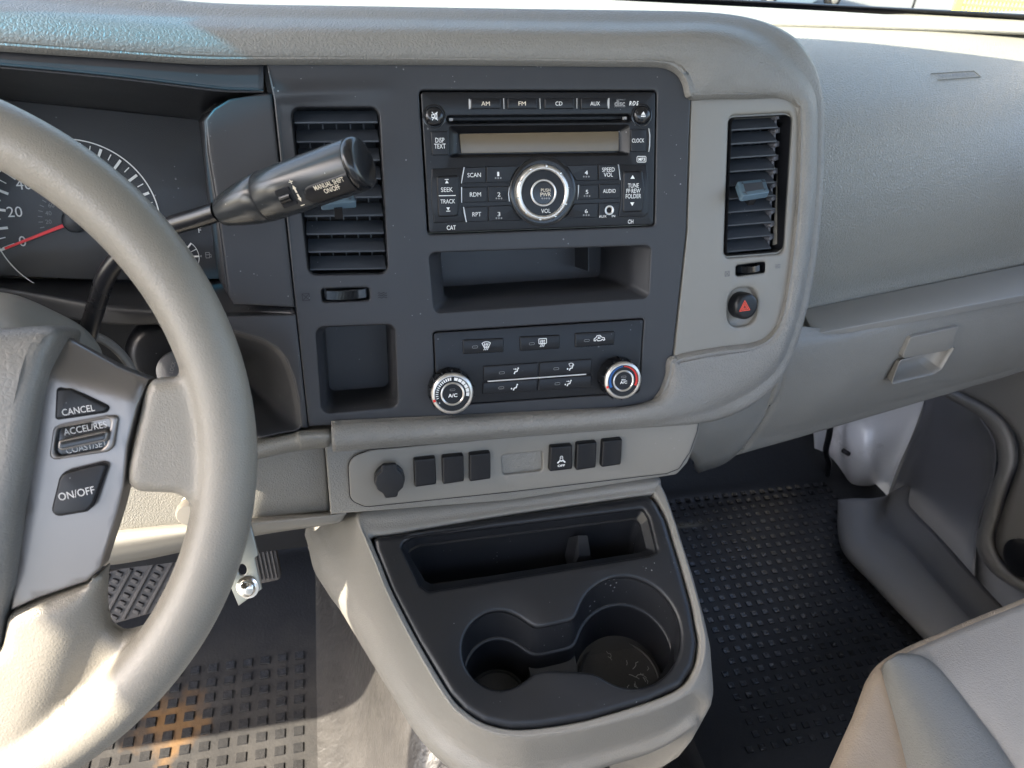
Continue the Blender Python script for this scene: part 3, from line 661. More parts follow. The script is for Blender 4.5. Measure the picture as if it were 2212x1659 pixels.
btn.append(('3', [F4(656, 1037), F4(840, 1030)]+arcpts(RK, 206, 234)+[F4(935, 1157), F4(657, 1163)], (741, 1104), 22, 32))
btn.append(('4', [F4(1258, 711), F4(1529, 706), F4(1533, 835), F4(1362, 841)]+arcpts(RK, 28, 56), (1440, 772), 26, 32))
btn.append(('5', q4([(1382, 869), (1533, 865), (1537, 985), (1372, 990), (1380, 930)]), (1446, 927), 22, 32))
btn.append(('6', [F4(1345, 1020), F4(1536, 1013), F4(1533, 1131), F4(1258, 1142)]+arcpts(RK, -56, -28), (1440, 1080), 24, 32))
btn.append(('SPEED\nVOL', q4([(1536, 705), (1689, 705), (1703, 830), (1538, 835)]), (1617, 768), 106, 72))
btn.append(('AUDIO', q4([(1540, 862), (1708, 858), (1710, 980), (1542, 985)]), (1625, 919), 108, 30))
btn.append(('AUX     IN', q4([(1542, 1012), (1708, 1008), (1690, 1130), (1536, 1132)]), (1606, 1121), 138, 20))
for s, pts, c, wd, hg in btn:
    bt = button(rad, Fp, pts, RB, r=.0006); lab(bt, s, c[0], c[1], wd, hg, h=RB)
    if len(s) == 1:
        m = MB()
        for k in (-1, 0, 1): a, b = F4(c[0]+k*20, c[1]+32, RB); m.disc(Fp, a, b, .0007, RB+.0002, 8)
        m.obj('braille_dots', m_greyprint, bt)
    if s[:3] == 'AUX':
        a, b = F4(1620, 1072); m = MB(); m.lathe(Fp, a, b, [(.0038, .0035), (.0038, .0048), (.0030, .0050), (.0022, .0044), (.0020, -.002)], 28); m.obj('jack_socket', m_silver, bt, ang=60)
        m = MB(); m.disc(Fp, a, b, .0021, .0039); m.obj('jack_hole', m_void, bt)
bt = button(rad, Fp, q4([(202, 737), (457, 729), (437, 868), (432, 1000), (446, 1060), (474, 1170), (218, 1180), (196, 1000), (196, 850)]), .0030, r=.0015)
pl = inset(fillet(q4([(240, 800), (420, 790), (415, 1120), (255, 1130)]), .002), 0); m = MB(); m.plate(Fp, pl, .0042, .002, .0014); bp = m.obj('rocker_pad', m_black, bt, ang=60)
lab(bp, 'SEEK', 325, 908, 92, 34, h=.0043); lab(bp, 'TRACK', 332, 1002, 114, 32, h=.0043)
m = MB(); m.stroke(Fp, [F4(262, 957, .0043), F4(393, 955, .0043)], .0006, .0045)
for x, y, s_ in ((324, 845, 1), (335, 1062, -1)):
    a, b = F4(x, y, .0043); s = .0014; m.blob(Fp, [(a-s, b-s*s_*.8), (a+s, b-s*s_*.8), (a, b+s*s_*.8)], .0045); m.stroke(Fp, [(a-s, b+s*s_*1.2), (a+s, b+s*s_*1.2)], .0005, .0045)
m.obj('symbols', m_white, bp)
bt = button(rad, Fp, q4([(1700, 707), (1927, 704), (1943, 860), (1938, 1095), (1905, 1130), (1696, 1131), (1716, 1000), (1718, 850)]), .0030, r=.0015)
m = MB(); m.plate(Fp, fillet(q4([(1735, 760), (1888, 755), (1905, 900), (1888, 1085), (1730, 1092)]), .002), .0042, .002, .0014); bp = m.obj('rocker_pad', m_black, bt, ang=60)
lab(bp, 'TUNE\nFF·REW\nFOLDER', 1818, 918, 132, 118, h=.0043)
m = MB()
for x, y, s_ in ((1811, 806, 1), (1808, 1024, -1)):
    a, b = F4(x, y, .0043); s = .0018; m.blob(Fp, [(a-s, b-s*s_*.8), (a+s, b-s*s_*.8), (a, b+s*s_*.8)], .0045)
m.obj('symbols', m_white, bp)
mb = MB()
for pts in ([(460, 728), (465, 730), (442, 858), (438, 858), (445, 800)], [(438, 888), (444, 888), (444, 1012), (450, 1014), (440, 1010)], [(455, 1046), (460, 1046), (482, 1168), (478, 1168), (462, 1100)], [(1693, 707), (1697, 707), (1712, 830), (1707, 830)], [(1374, 872), (1380, 870), (1377, 930), (1368, 988), (1372, 930)],[(826, 882),(820,900),(814,940),(820,1000),(826,1003),(819,940)]):
    mb = MB(); mb.plate(Fp, q4(pts), .0040, 0, 0); mb.obj('bright_button_edge', m_silver, rad)
mb = MB(); mb.lathe(Fp, kb[0], kb[1], [(.0266, .002), (.0266, .004), (.0258, .0046), (.0235, .0046)], 64, cap1=True); mb.obj('knob_collar', m_gloss, rad, ang=50)
mb = MB(); mb.lathe(Fp, KC[0], KC[1], [(.0218, .004), (.0216, .0085), (.0206, .0106), (.0190, .0116), (.0178, .0112), (.0172, .0102)], 72)
kn = mb.obj('volume_knob', m_silver, rad, ang=60)
m = MB()
for k in range(10):
    t = math.radians(36*k+10); m.lathe(Fp.off(0), KC[0]+.0203*math.cos(t), KC[1]+.0203*math.sin(t), [(.0009, .0108), (.0007, .0113), (.0001, .0114)], 8)
m.obj('grip_dimples', m_chrome, kn)
m = MB(); m.lathe(Fp, KC[0], KC[1], [(.0173, .008), (.0171, .0104), (.0105, .0108)], 64, cap1=True); m.obj('knob_face', m_black, kn, ang=60)
m = MB(); m.lathe(Fp, KC[0], KC[1], [(.0104, .0104), (.0103, .0118), (.0096, .0122), (.0088, .0118), (.0085, .0108)], 56); m.obj('inner_ring', m_silver, kn, ang=60)
m = MB(); m.lathe(Fp, KC[0], KC[1], [(.0084, .0104), (.0083, .0116), (.0001, .0119)], 48); pw = m.obj('power_button', m_gloss, kn, ang=60)
def K4(x, y, h): return Fp.ab(*c4(x, y), h)
lab(kn, 'PUSH', 1115, 912, 76, 24, K4, h=.0120, mt=m_cream); lab(kn, 'PWR', 1115, 947, 84, 30, K4, h=.0120, mt=m_cream); lab(kn, 'VOL', 1117, 1078, 76, 32, K4, h=.0108)
m = MB()
for k in (-1.5, -.5, .5, 1.5): a, b = K4(1115+k*18, 978, .012); m.disc(Fp, a, b, .0007, .0121, 8)
m.obj('braille_dots', m_greyprint, kn)
# ================================================================== CLIMATE CONTROLS
cli = thing('climate_control', 'dark heater and air conditioning control panel with two silver ringed rotary knobs', 'control panel', Fp.w(0, -.16))
def F5(x, y, h=.002): return Fp.ab(*c5(x, y), h)
def q5(pts, h=.002): return [F5(x, y, h) for x, y in pts]
mb = MB(); mb.plate(Fp, cli_out, .0022, -.01, .0008); mb.obj('faceplate', m_black, cli, ang=50)
def led(m, x, y): a, b = F5(x, y, .004); m.stroke(Fp, fillet([(a-.0022, b-.0009), (a+.0022, b-.0009), (a+.0022, b+.0009), (a-.0022, b+.0009)], .0008, 3), .0003, .0040, True)
tops = [([(447, 276), (780, 262), (780, 378), (449, 397)], (550, 338), (640, 326)), ([(902, 250), (1231, 236), (1228, 350), (906, 372)], (1005, 312), (1091, 300)), ([(1346, 222), (1666, 206), (1664, 320), (1346, 342)], (1445, 286), (1545, 270))]
for i, (pts, lp, ip) in enumerate(tops):
    bt = button(cli, Fp, q5(pts), .0036, r=.0015, bev=.0008)
    m = MB(); led(m, *lp); m.obj('indicator', m_greyprint, bt)
    m = MB(); a, b = F5(*ip, .0037); s = .0036; h = .0039; wv = .00062
    if i == 0: m.stroke(Fp, [(a-s*.95, b+s*.55), (a-s*.5, b+s*.8), (a, b+s*.88), (a+s*.5, b+s*.8), (a+s*.95, b+s*.55), (a+s*.5, b-s*.45), (a, b-s*.35), (a-s*.5, b-s*.45)], wv, h, True)
    if i == 1: m.stroke(Fp, fillet([(a-s*.9, b-s*.3), (a+s*.9, b-s*.3), (a+s*.9, b+s*.85), (a-s*.9, b+s*.85)], .0006, 3), wv, h, True)
    if i < 2:
        for k in (-1, 0, 1):
            x = a+k*s*.38; m.stroke(Fp, [(x, b+s*.35), (x-.0003, b), (x+.0003, b-s*.35), (x-.0001, b-s*.7), (x-.0008, b-s*1.0)], wv*.9, h); m.blob(Fp, [(x-.0007, b+s*.25), (x+.0007, b+s*.25), (x, b+s*.62)], h)
    else:
        car = [(-1.3, -.45), (-1.25, .0), (-.85, .25), (-.55, .7), (.15, .75), (.6, .25), (1.2, .1), (1.3, -.4), (1.0, -.5), (.85, -.25), (.55, -.25), (.4, -.5), (-.4, -.5), (-.55, -.25), (-.85, -.25), (-1.0, -.5)]
        m.stroke(Fp, [(a+x*s, b+y*s) for x, y in car], wv, h, True); m.stroke(Fp, [(a+.25*s, b+.35*s), (a-.25*s, b+.35*s), (a-.35*s, b+.05*s), (a+.2*s, b+.05*s)], wv, h)
    m.obj('symbol', m_white, bt)
def person(m, a, b, s, h, feet, face, scr=False):
    m.disc(Fp, a+.75*s, b+.72*s, .26*s, h)
    m.stroke(Fp, [(a+.55*s, b+.35*s), (a+.35*s, b-.25*s), (a-.25*s, b-.35*s), (a-.55*s, b-.95*s)], .36*s, h)
    if face: m.stroke(Fp, [(a-.75*s, b+.55*s), (a-.1*s, b+.5*s)], .18*s, h); m.blob(Fp, [(a-.15*s, b+.85*s), (a-.15*s, b+.2*s), (a+.3*s, b+.5*s)], h)
    if feet: m.disc(Fp, a-1.15*s, b-.45*s, .26*s, h)
    if scr: m.stroke(Fp, [(a-.7*s, b+1.2*s), (a, b+1.4*s), (a+.7*s, b+1.2*s), (a+.4*s, b+.4*s), (a-.4*s, b+.4*s)], .16*s, h, True)
quads = [([(614, 487), (1055, 457), (1050, 582), (610, 612)], (877, 527), (765, 545), 0, 1, 0), ([(1062, 457), (1484, 428), (1482, 550), (1058, 582)], (1318, 500), (1200, 512), 1, 0, 1), ([(610, 618), (1049, 588), (1038, 690), (606, 716)], (870, 658), (760, 665), 1, 0, 0), ([(1058, 588), (1482, 557), (1478, 660), (1046, 690)], (1300, 625), (1210, 632), 1, 1, 0)]
for pts, ip, lp, ft, fc, sc_ in quads:
    bt = button(cli, Fp, q5(pts), .0036, r=.0012, bev=.0006)
    m = MB(); a, b = F5(*ip, .0037); person(m, a, b, .0026, .0039, ft, fc, sc_); m.obj('symbol', m_white, bt)
    m = MB(); led(m, *lp); m.obj('indicator', m_greyprint, bt)
mb = MB(); a0, b0_ = F5(650, 613, .004); a1, b1_ = F5(1440, 556, .004); mb.plate(Fp, [(a0, b0_-.0006), (a1, b1_-.0006), (a1, b1_+.0006), (a0, b0_+.0006)], .0046, .001, .0004); mb.obj('divider_bar', m_silver, cli)
for (cxk, cyk, rk, kind) in ((372, 716, .0171, 'fan'), (1741, 611, .0163, 'temp')):
    H = .019; a, b = Fp.ab(*c5(cxk, cyk), H)
    m = MB(); m.lathe(Fp, a, b, [(rk+.0012, .0015), (rk+.0008, .010), (rk-.0004, H-.003)], 56); kn = m.obj('rotary_knob', m_gloss, cli, ang=60)
    m = MB()
    for k in range(14):
        t = 2*math.pi*k/14+.2; c_, s_ = math.cos(t), math.sin(t); rp = Plane(Fp.w(a+(rk+.0006)*c_, b+(rk+.0006)*s_), -Fp.u*s_+Fp.v*c_, Fp.n)
        m.box(rp, -.0006, .0006, .003, H-.004, -.001, .0009)
    m.obj('grip_ribs', m_gloss, kn)
    m = MB(); m.lathe(Fp, a, b, [(rk-.0005, H-.0045), (rk, H-.0035), (rk-.0003, H-.0016), (rk-.0012, H-.0006), (rk-.0026, H-.0004), (rk-.0031, H-.0012)], 64); m.obj('silver_ring', m_silver, kn, ang=60)
    m = MB(); m.lathe(Fp, a, b, [(rk-.0029, H-.003), (rk-.003, H-.0012)], 56, cap1=True); m.obj('dial_face', m_black, kn, ang=40)
    ri_ = rk*.50
    m = MB(); m.lathe(Fp, a, b, [(ri_+.0011, H-.002), (ri_+.0010, H-.0003), (ri_+.0002, H), (ri_-.0005, H-.0006)], 56); m.obj('inner_ring', m_silver, kn, ang=60)
    m = MB(); m.lathe(Fp, a, b, [(ri_-.0002, H-.003), (ri_-.0005, H-.0006)], 40, cap1=True); pb = m.obj('centre_button', m_black, kn, ang=40)
    m = MB(); m.stroke(Fp, fillet([(a-.002, b+.0028), (a+.002, b+.0028), (a+.002, b+.0042), (a-.002, b+.0042)], .0005, 3), .0003, H-.0003, True); m.obj('indicator', m_greyprint, pb)
    r0, r1 = ri_+.0024, rk-.0036
    if kind == 'fan':
        text(pb, 'A/C', Fp, a, b-.0012, .0074, .0030, H-.0004, m_white, bold=.02)
        m = MB(); n = 26
        for k in range(n):
            g = math.radians(195-k*(210/n)); g1 = math.radians(195-(k+1)*(210/n)); gw = (g-g1)
            keep = .35+.5*min(1, k/18)
            if k > 12: keep = .86
            if k < 13 or k % 2 == 0: m.ringflat(Fp, a, b, r0+.0006*(1-min(1, k/13)), r1, H-.0009, 4, g-gw*keep*(1 if k < 13 else 2), g)
        m.obj('fan_scale', m_white, kn)
        text(kn, '0', Fp, a-(r0+r1)/2*math.cos(math.radians(28)), b-(r0+r1)/2*math.sin(math.radians(33)), None, .0014, H-.0008, m_white)
    else:
        text(pb, 'MAX', Fp, a, b+.0010, .0036, .0012, H-.0004, m_white, bold=.02); text(pb, 'A/C', Fp, a, b-.0012, .0062, .0024, H-.0004, m_white, bold=.02)
        for nm, mm, t0, t1 in (('cold_scale', m_blue, 205, 92), ('hot_scale', m_red, 88, -25)):
            m = MB(); n = 24
            for k in range(n):
                g = math.radians(t0+(t1-t0)*k/n); g1 = math.radians(t0+(t1-t0)*(k+.72)/n)
                f_ = (1-k/n) if nm[0] == 'c' else (k/n)
                m.ringflat(Fp, a, b, r1-(r1-r0)*(.35+.65*f_), r1, H-.0009, 2, g1, g)
            m.obj(nm, mm, kn)
    m = MB(); g = math.radians(200); m.ringflat(Fp, a, b, rk-.0026, rk-.0005, H-.00035, 3, g-.12, g+.02); m.obj('pointer', m_red, kn)
# ================================================================== SWITCH STRIP
Sw = Sp.off(.0025)
swp = thing('switch_panel', 'long smooth grey switch strip with black blanks and a covered power outlet under the bezel', 'switch panel', Sw.w(.1, 0))
swo = [(752, 990), (800, 972), (1100, 944), (1480, 909), (1510, 900), (1505, 932), (1490, 975), (1466, 1012), (1440, 1022), (1100, 1062), (790, 1094), (757, 1080)]
sw_ab = fillet(Sw.px(swo), [.01, .012, 0, .0, .004, .008, .02, .015, .01, 0, .014, .012])
rec = fillet(Sw.px([(1083, 983), (1171, 974), (1172, 1016), (1086, 1026)]), .003)
mb = MB(); mb.plate(Sw, sw_ab, 0.0008, -0.008, 0.0012, [rec], hbev=.0015); mb.obj('panel', m_grey, swp, ang=50)
pocket(Sw, inset(ccw(rec), -.0003), [(.97, .95, 0, 0, -.004), (.9, .88, 0, 0, -.0048)], 'blank_recess', m_grey, swp, 0)
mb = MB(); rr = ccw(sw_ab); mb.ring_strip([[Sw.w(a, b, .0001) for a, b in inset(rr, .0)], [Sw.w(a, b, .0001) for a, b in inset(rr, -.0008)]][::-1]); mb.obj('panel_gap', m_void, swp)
def blank(pts):
    m = MB(); P = Sw.px(pts, .007); m.plate(Sw, fillet(P, .0016), .0068, 0, .0016); return P, m
P0, m = blank([(894, 994), (941, 989), (943, 1047), (896, 1054)]); bl0 = m.obj('switch_blank', m_black, swp, ang=55)
c0 = np.mean(np.array(P0), 0)
for pts in ([(955, 988), (1001, 984), (1003, 1041), (958, 1047)], [(1013, 983), (1060, 979), (1062, 1034), (1015, 1041)], [(1244, 960), (1291, 956), (1291, 1010), (1243, 1017)], [(1299, 954), (1346, 950), (1347, 1003), (1297, 1010)]):
    c = np.mean(np.array(Sw.px(pts, .007)), 0)
    o = bl0.copy(); COL.objects.link(o); o.parent = swp; o.location = Vector(Sw.u*(c[0]-c0[0])+Sw.v*(c[1]-c0[1]))
P, m = blank([(1190, 966), (1237, 962), (1237, 1014), (1187, 1020)]); ob = m.obj('traction_switch', m_black, swp, ang=55); ob['label'] = 'black switch marked OFF under a skidding car'
c = np.mean(np.array(P), 0); text(ob, 'OFF', Sw, c[0], c[1]-.0068, .0066, .0022, .0071, m_white, bold=.03)
m = MB(); s = .0022; a, b = c[0], c[1]-.0005
m.stroke(Sw, [(a-s*.5, b+s*.9), (a-s*.3, b+s*1.3), (a+s*.3, b+s*1.3), (a+s*.5, b+s*.9), (a+s*.6, b-s*.6), (a-s*.6, b-s*.6)], .0005, .0071, True); m.stroke(Sw, [(a-s*.5, b+s*.5), (a+s*.5, b+s*.5)], .0005, .0071)
m.stroke(Sw, [(a-s*.7, b-s*.7), (a-s*1.5, b-s*1.5)], .0013, .0071); m.stroke(Sw, [(a+s*.7, b-s*.7), (a+s*1.5, b-s*1.5)], .0013, .0071); m.stroke(Sw, [(a-s*.3, b-s*.9), (a+s*.3, b-s*.9)], .0008, .0071); m.obj('symbol', m_white, ob)
a, b = Sw.ab(842, 1040, .008)
co = [(-.0062, .0165), (.0066, .0165), (.0066, .0105), (.0105, .0065), (.0122, .0), (.0105, -.0065), (.0062, -.0105), (.0055, -.0150), (-.0050, -.0150), (-.0058, -.0105), (-.0105, -.0065), (-.0122, 0), (-.0105, .0065), (-.0062, .0105)]
m = MB(); m.plate(Sw, fillet([(a+x*1.02, b+y*1.0) for x, y in co], [.001, .001, .003, .006, .006, .006, .003, .0025, .0025, .003, .006, .006, .006, .003], 4), .0095, .0062, .0012, back=True); so_ = m.obj('power_outlet_cap', m_tray, swp, ang=50)
m = MB(); m.lathe(Sw, a, b+.001, [(.0128, 0), (.0128, .0058), (.0120, .0064)], 40, cap1=True); m.obj('outlet_rim', m_black, so_, ang=50)
m = MB(); m.stroke(Sw, [(a-.003, b+.0125), (a+.003, b+.0125), (a+.003, b+.0155), (a-.003, b+.0155)], .0005, .0097, True); m.obj('cap_hinge', m_black, so_)
# ================================================================== INSTRUMENT CLUSTER
clu = thing('instrument_cluster', 'dark instrument cluster with a red needled speedometer behind the steering wheel rim', 'instrument cluster', (-.2, .66, .74))
Gc = tilted(at_y(150, 470, .66), 20); g0 = (.0055, -.0024); GR = .0640
mb = MB(); mb.plate(Gc, fillet(Gc.px([(-330, 180), (428, 258), (440, 300), (448, 400), (470, 560), (474, 602), (430, 604), (200, 604), (-330, 580)]), [0, .01, 0, 0, 0, .006, 0, 0, 0]), 0.0, -.02, .0005); mb.obj('gauge_face', m_dark, clu)
mb = MB(); mb.ringflat(Gc, *g0, GR-.0006, GR+.0003, .0012, 90, math.radians(-22), math.radians(232)); mb.obj('dial_ring', m_white, clu)
A0 = math.radians(199.5)
mb = MB()
for k in range(0, 29):
    t = A0-math.radians(7.5*k); c_, s_ = math.cos(t), math.sin(t); big = k % 2 == 0
    r1 = GR-.0030; r0 = r1-(.0085 if big else .0048)
    mb.stroke(Gc, [(g0[0]+r0*c_, g0[1]+r0*s_), (g0[0]+r1*c_, g0[1]+r1*s_)], .0021 if big else .0008, .0012)
mb.obj('dial_ticks', m_white, clu)
for k in range(0, 8):
    t = A0-math.radians(30*k); r_ = .0455
    text(clu, str(20*k), Gc, g0[0]+r_*math.cos(t), g0[1]+r_*math.sin(t), None, .0083, .0012, m_white)
mb = MB()
for k in range(0, 7):
    t = A0-math.radians(9.3*k); c_, s_ = math.cos(t), math.sin(t)
    mb.stroke(Gc, [(g0[0]+.0255*c_, g0[1]+.0255*s_), (g0[0]+.0285*c_, g0[1]+.0285*s_)], .0006, .0012)
    if k in (2, 4, 6): text(clu, str(10*k), Gc, g0[0]+.0212*c_, g0[1]+.0212*s_, None, .0034, .0012, m_greyprint)
mb.obj('inner_ticks', m_greyprint, clu)
mb = MB(); mb.lathe(Gc, *g0, [(.010, .001), (.0098, .007), (.008, .0085)], 32, cap1=True); mb.obj('needle_hub', m_black, clu, ang=60)
tip = Gc.ab(10, 537, .006); hubp = (g0[0]-.004, g0[1]-.0018)
def needle(pl, p, q, w0, w1, h, th, name, mt, par):
    p, q = np.array(p), np.array(q); d = nrm(q-p); n = np.array([-d[1], d[0]]); m = MB()
    m.plate(pl, [p-n*w0/2, q-n*w1/2, q+n*w1/2, p+n*w0/2], h, h-th, .0003, back=True); return m.obj(name, mt, par)
needle(Gc, tip, hubp, .0019, .0030, .0062, .0012, 'needle', m_needle, clu)
d_ = nrm(np.array(tip)-np.array(hubp)); needle(Gc, np.array(tip)+d_*.0042, np.array(tip)+d_*.0002, .0018, .0019, .0062, .0012, 'needle_tip', m_white, clu)
fc = Gc.ab(390, 555)
mb = MB(); fr_ = Gc.ab(428, 540); Rf = fr_[0]-fc[0]
mb.ringflat(Gc, *fc, Rf, Rf+.0005, .0012, 30, math.radians(-50), math.radians(50))
for k in range(5):
    t = math.radians(48-24*k); mb.stroke(Gc, [(fc[0]+(Rf-.005)*math.cos(t), fc[1]+(Rf-.005)*math.sin(t)), (fc[0]+Rf*math.cos(t), fc[1]+Rf*math.sin(t))], .0014 if k % 2 == 0 else .0006, .0012)
mb.obj('fuel_scale', m_white, clu); a, b = Gc.ab(432, 497); text(clu, 'F', Gc, a, b, None, .0042, .0012, m_white); a, b = Gc.ab(428, 596); text(clu, 'E', Gc, a, b, None, .0042, .0012, m_white)
mb = MB(); a, b = Gc.ab(450, 551); s = .0019
mb.stroke(Gc, [(a-s, b-s*1.2), (a+s*.6, b-s*1.2), (a+s*.6, b+s*1.2), (a-s, b+s*1.2)], .0005, .0012, True); mb.stroke(Gc, [(a-s, b+s*.2), (a+s*.6, b+s*.2)], .0005, .0012); mb.stroke(Gc, [(a+s*.6, b+s*.6), (a+s*1.3, b+s*.2), (a+s*1.3, b-s), (a+s*.7, b-s*.6)], .0004, .0012)
a, b = Gc.ab(434, 553); mb.blob(Gc, [(a-.0012, b), (a+.0008, b-.001), (a+.0008, b+.001)], .0012); mb.obj('fuel_symbol', m_greyprint, clu)
# hooded surround: brow, roof of the hollow, right cheek, sill
def P3(l): return [at_y(*q) for q in l]
def br_(x, yt, yl, fx, fy, fd=None):
    Fq = lambda y, h: Fp.pt(x, y, h)
    return [Fq(yt-3, -.004), Fq(yt+6, -.001), Fq((yt+yl)/2, .0015), Fq(yl-3, .002), Fq(yl+4, -.002), (Fq(yl+10, -.008)+Gc.pt(fx, fy))/2, Gc.pt(fx, fy) if fd is None else Fp.pt(fx, fy, fd)]
mb = MB(); mb.loft([br_(-900, 60, 100, -700, 140), br_(-160, 84, 128, -150, 185), br_(0, 97, 142, 0, 214), br_(233, 113, 164, 230, 238), br_(400, 123, 184, 398, 256), br_(450, 126, 190, 432, 262), br_(490, 127, 193, 470, 236, -.012), br_(569, 127, 194, 575, 206, -.006)], 6, 6)
mb.obj('brow', m_dark, clu, ang=70, solid=0.002)
cheek = [(443, 258), (462, 234), (495, 214), (575, 200), (588, 204), (609, 400), (637, 664), (505, 657), (494, 640), (470, 450), (450, 330)]
ck = tilted(Fp.pt(600, 420), 20, -1)
mb = MB(); mb.plate(ck, fillet(ck.px(cheek, 0), [.004, .006, .004, 0, 0, 0, 0, .006, .006, 0, 0]), .001, -.02, .0018, grid=.01); mb.obj('side_cheek', m_dark, clu, ang=60)
mb = MB(); ckl = [ck.pt(x, y, -.001) for x, y in ((462, 240), (446, 264), (451, 330), (471, 450), (492, 620), (506, 657))]; inn = [Gc.pt(x, y) for x, y in ((434, 250), (432, 265), (440, 330), (450, 430), (473, 590), (476, 604))]
mb.ring_strip([ckl, inn], closed=False); mb.obj('inner_wall', m_dark, clu, solid=0.001)
mb = MB(); mb.loft([P3([(-160, 590, .658), (-160, 592, .65), (-160, 606, .625), (-160, 618, .615), (-160, 660, .62)]),
                    P3([(0, 600, .658), (0, 602, .65), (0, 616, .625), (0, 626, .617), (0, 665, .62)]),
                    P3([(200, 604, .657), (200, 612, .65), (215, 644, .615), (225, 664, .600), (235, 700, .60)]),
                    P3([(353, 604, .655), (353, 618, .645), (365, 654, .605), (372, 676, .590), (380, 700, .59)]),
                    P3([(476, 604, .652), (478, 625, .63), (486, 664, .585), (490, 682, .568), (495, 700, .565)]),
                    P3([(560, 640, .585), (560, 652, .57), (562, 668, .556), (564, 680, .552), (566, 700, .55)]),
                    P3([(634, 655, .551), (635, 662, .545), (636, 670, .541), (638, 680, .538), (639, 690, .537)])], 6, 6)
mb.obj('lower_sill', m_dark, clu, ang=70, solid=0.002)
# dark lower panel with the round ignition hollow
lowp = thing('ignition_panel', 'dark lower panel with a round hollow for the ignition lock behind the wheel rim', 'trim panel', Fp.pt(560, 800))
Lp = Fp.off(.0005)
hol = [(340, 700), (430, 703), (505, 715), (565, 732), (600, 752), (620, 778), (636, 820), (644, 860), (650, 921), (640, 926), (556, 944), (380, 960), (300, 960), (300, 720)]
mb = MB(); mb.plate(Lp, Lp.px([(355, 681), (490, 684), (639, 679), (666, 924), (652, 926), (650, 921), (644, 860), (636, 820), (620, 778), (600, 752), (565, 732), (505, 715), (430, 703), (355, 700)]), .0, -.02, .0015); mb.obj('panel', m_dark, lowp, ang=50)
rr = [Lp.pt(x, y, -.001) for x, y in hol[:9]+[(606, 934), (558, 945)]]
cc_ = at_y(470, 840, .60)
mb = MB(); mb.loft([[p, p+(cc_-p)*.12-Fp.n*.004, p+(cc_-p)*.45-Fp.n*.035, p+(cc_-p)*.75-Fp.n*.055] for p in rr], 5, 6); mb.obj('hollow', m_dark, lowp, ang=80, solid=.001)
mb = MB(); pb_ = Plane(at_y(430, 830, .66), (1, 0, 0), (0, .2, 1)); mb.plate(pb_, [(-.35, -.20), (.10, -.20), (.10, .10), (-.35, .10)], 0, -.01, 0); mb.obj('back_wall', m_black, lowp)
mb = MB(); mb.loft([[at_y(x, y, Y) for x, y, Y in q] for q in ([(560, 944, .515), (560, 940, .55), (560, 930, .62)], [(652, 924, .508), (650, 921, .55), (640, 915, .62)])], 2, 3); mb.obj('hollow_floor', m_dark, lowp, solid=.001)
# ================================================================== STEERING WHEEL
WC = C0+np.array([-.246, .349, -.2605]); Wp = tilted(WC, 30)
whl = thing('steering_wheel', 'beige grey three spoke steering wheel with silver cruise control trim at the left', 'steering wheel', WC)
RM, RT = .1788, .0160
mb = MB(); ring = []
for i in range(160):
    t = 2*math.pi*i/160; c_, s_ = math.cos(t), math.sin(t)
    fat = 1+.05*math.exp(-((math.degrees(t)-40)/14)**2)
    ring.append([Wp.w((RM+RT*fat*math.cos(q)*1.0)*c_, (RM+RT*fat*math.cos(q))*s_, RT*1.05*math.sin(q)) for q in [2*math.pi*k/28 for k in range(28)]])
ring.append(ring[0]); mb.ring_strip(ring, flip=True); n_right = len(mb.v)
def lump(pl, pts, top, bot, r, bev, hf=None, grid=0): mb.plate(pl, inset(fillet(pl.px(pts, top), r, 5), 0), top, bot, bev, nb=4, back=True, hf=hf, grid=grid)
va, vb = np.array(Wp.ab(205, 1235)), np.array(Wp.ab(60, 1620))
def valley(a, b):
    d = (vb-va)/np.linalg.norm(vb-va); s_ = -(d[0]*(b-va[1])-d[1]*(a-va[0]))*-1
    return .004-.014/(1+math.exp(-(s_-.006)/.0045))
lump(Wp, [(322, 818), (305, 850), (270, 1010), (268, 1050), (292, 1067), (377, 1070), (402, 1086), (415, 1110), (500, 1120), (505, 780), (408, 770), (400, 800), (375, 819)], .010, -.012, [.004, 0, 0, .006, .006, .002, .01, .004, 0, 0, .004, .008, .006], .006)
lump(Wp, [(222, 1222), (214, 1260), (213, 1323), (222, 1369), (250, 1389), (300, 1374), (400, 1335), (365, 1440), (270, 1540), (100, 1650), (-250, 1800), (-250, 1420), (0, 1415), (14, 1335), (25, 1322), (190, 1262)], .006, -.014, [.003, 0, .003, .006, .008, .006, 0, 0, 0, 0, 0, 0, .004, .004, .004, .004], .006, valley, .004)
k0 = n_right
vv, ff = mb.v[k0:], mb.f
def flip(q):
    d = np.array(q)-Wp.o; return tuple(Wp.o-Wp.u*(d@Wp.u)+Wp.v*(d@Wp.v)+Wp.n*(d@Wp.n))
mf = [tuple(i-k0 for i in f)[::-1] for f in ff if min(f) >= k0]
mb.add([flip(q) for q in vv], mf)
rim = mb.obj('rim', m_wheel, whl, merge=True)
md = rim.modifiers.new('fuse', 'REMESH'); md.mode = 'VOXEL'; md.voxel_size = .0019; md.use_smooth_shade = True
md = rim.modifiers.new('soften', 'SMOOTH'); md.factor = .5; md.iterations = 9
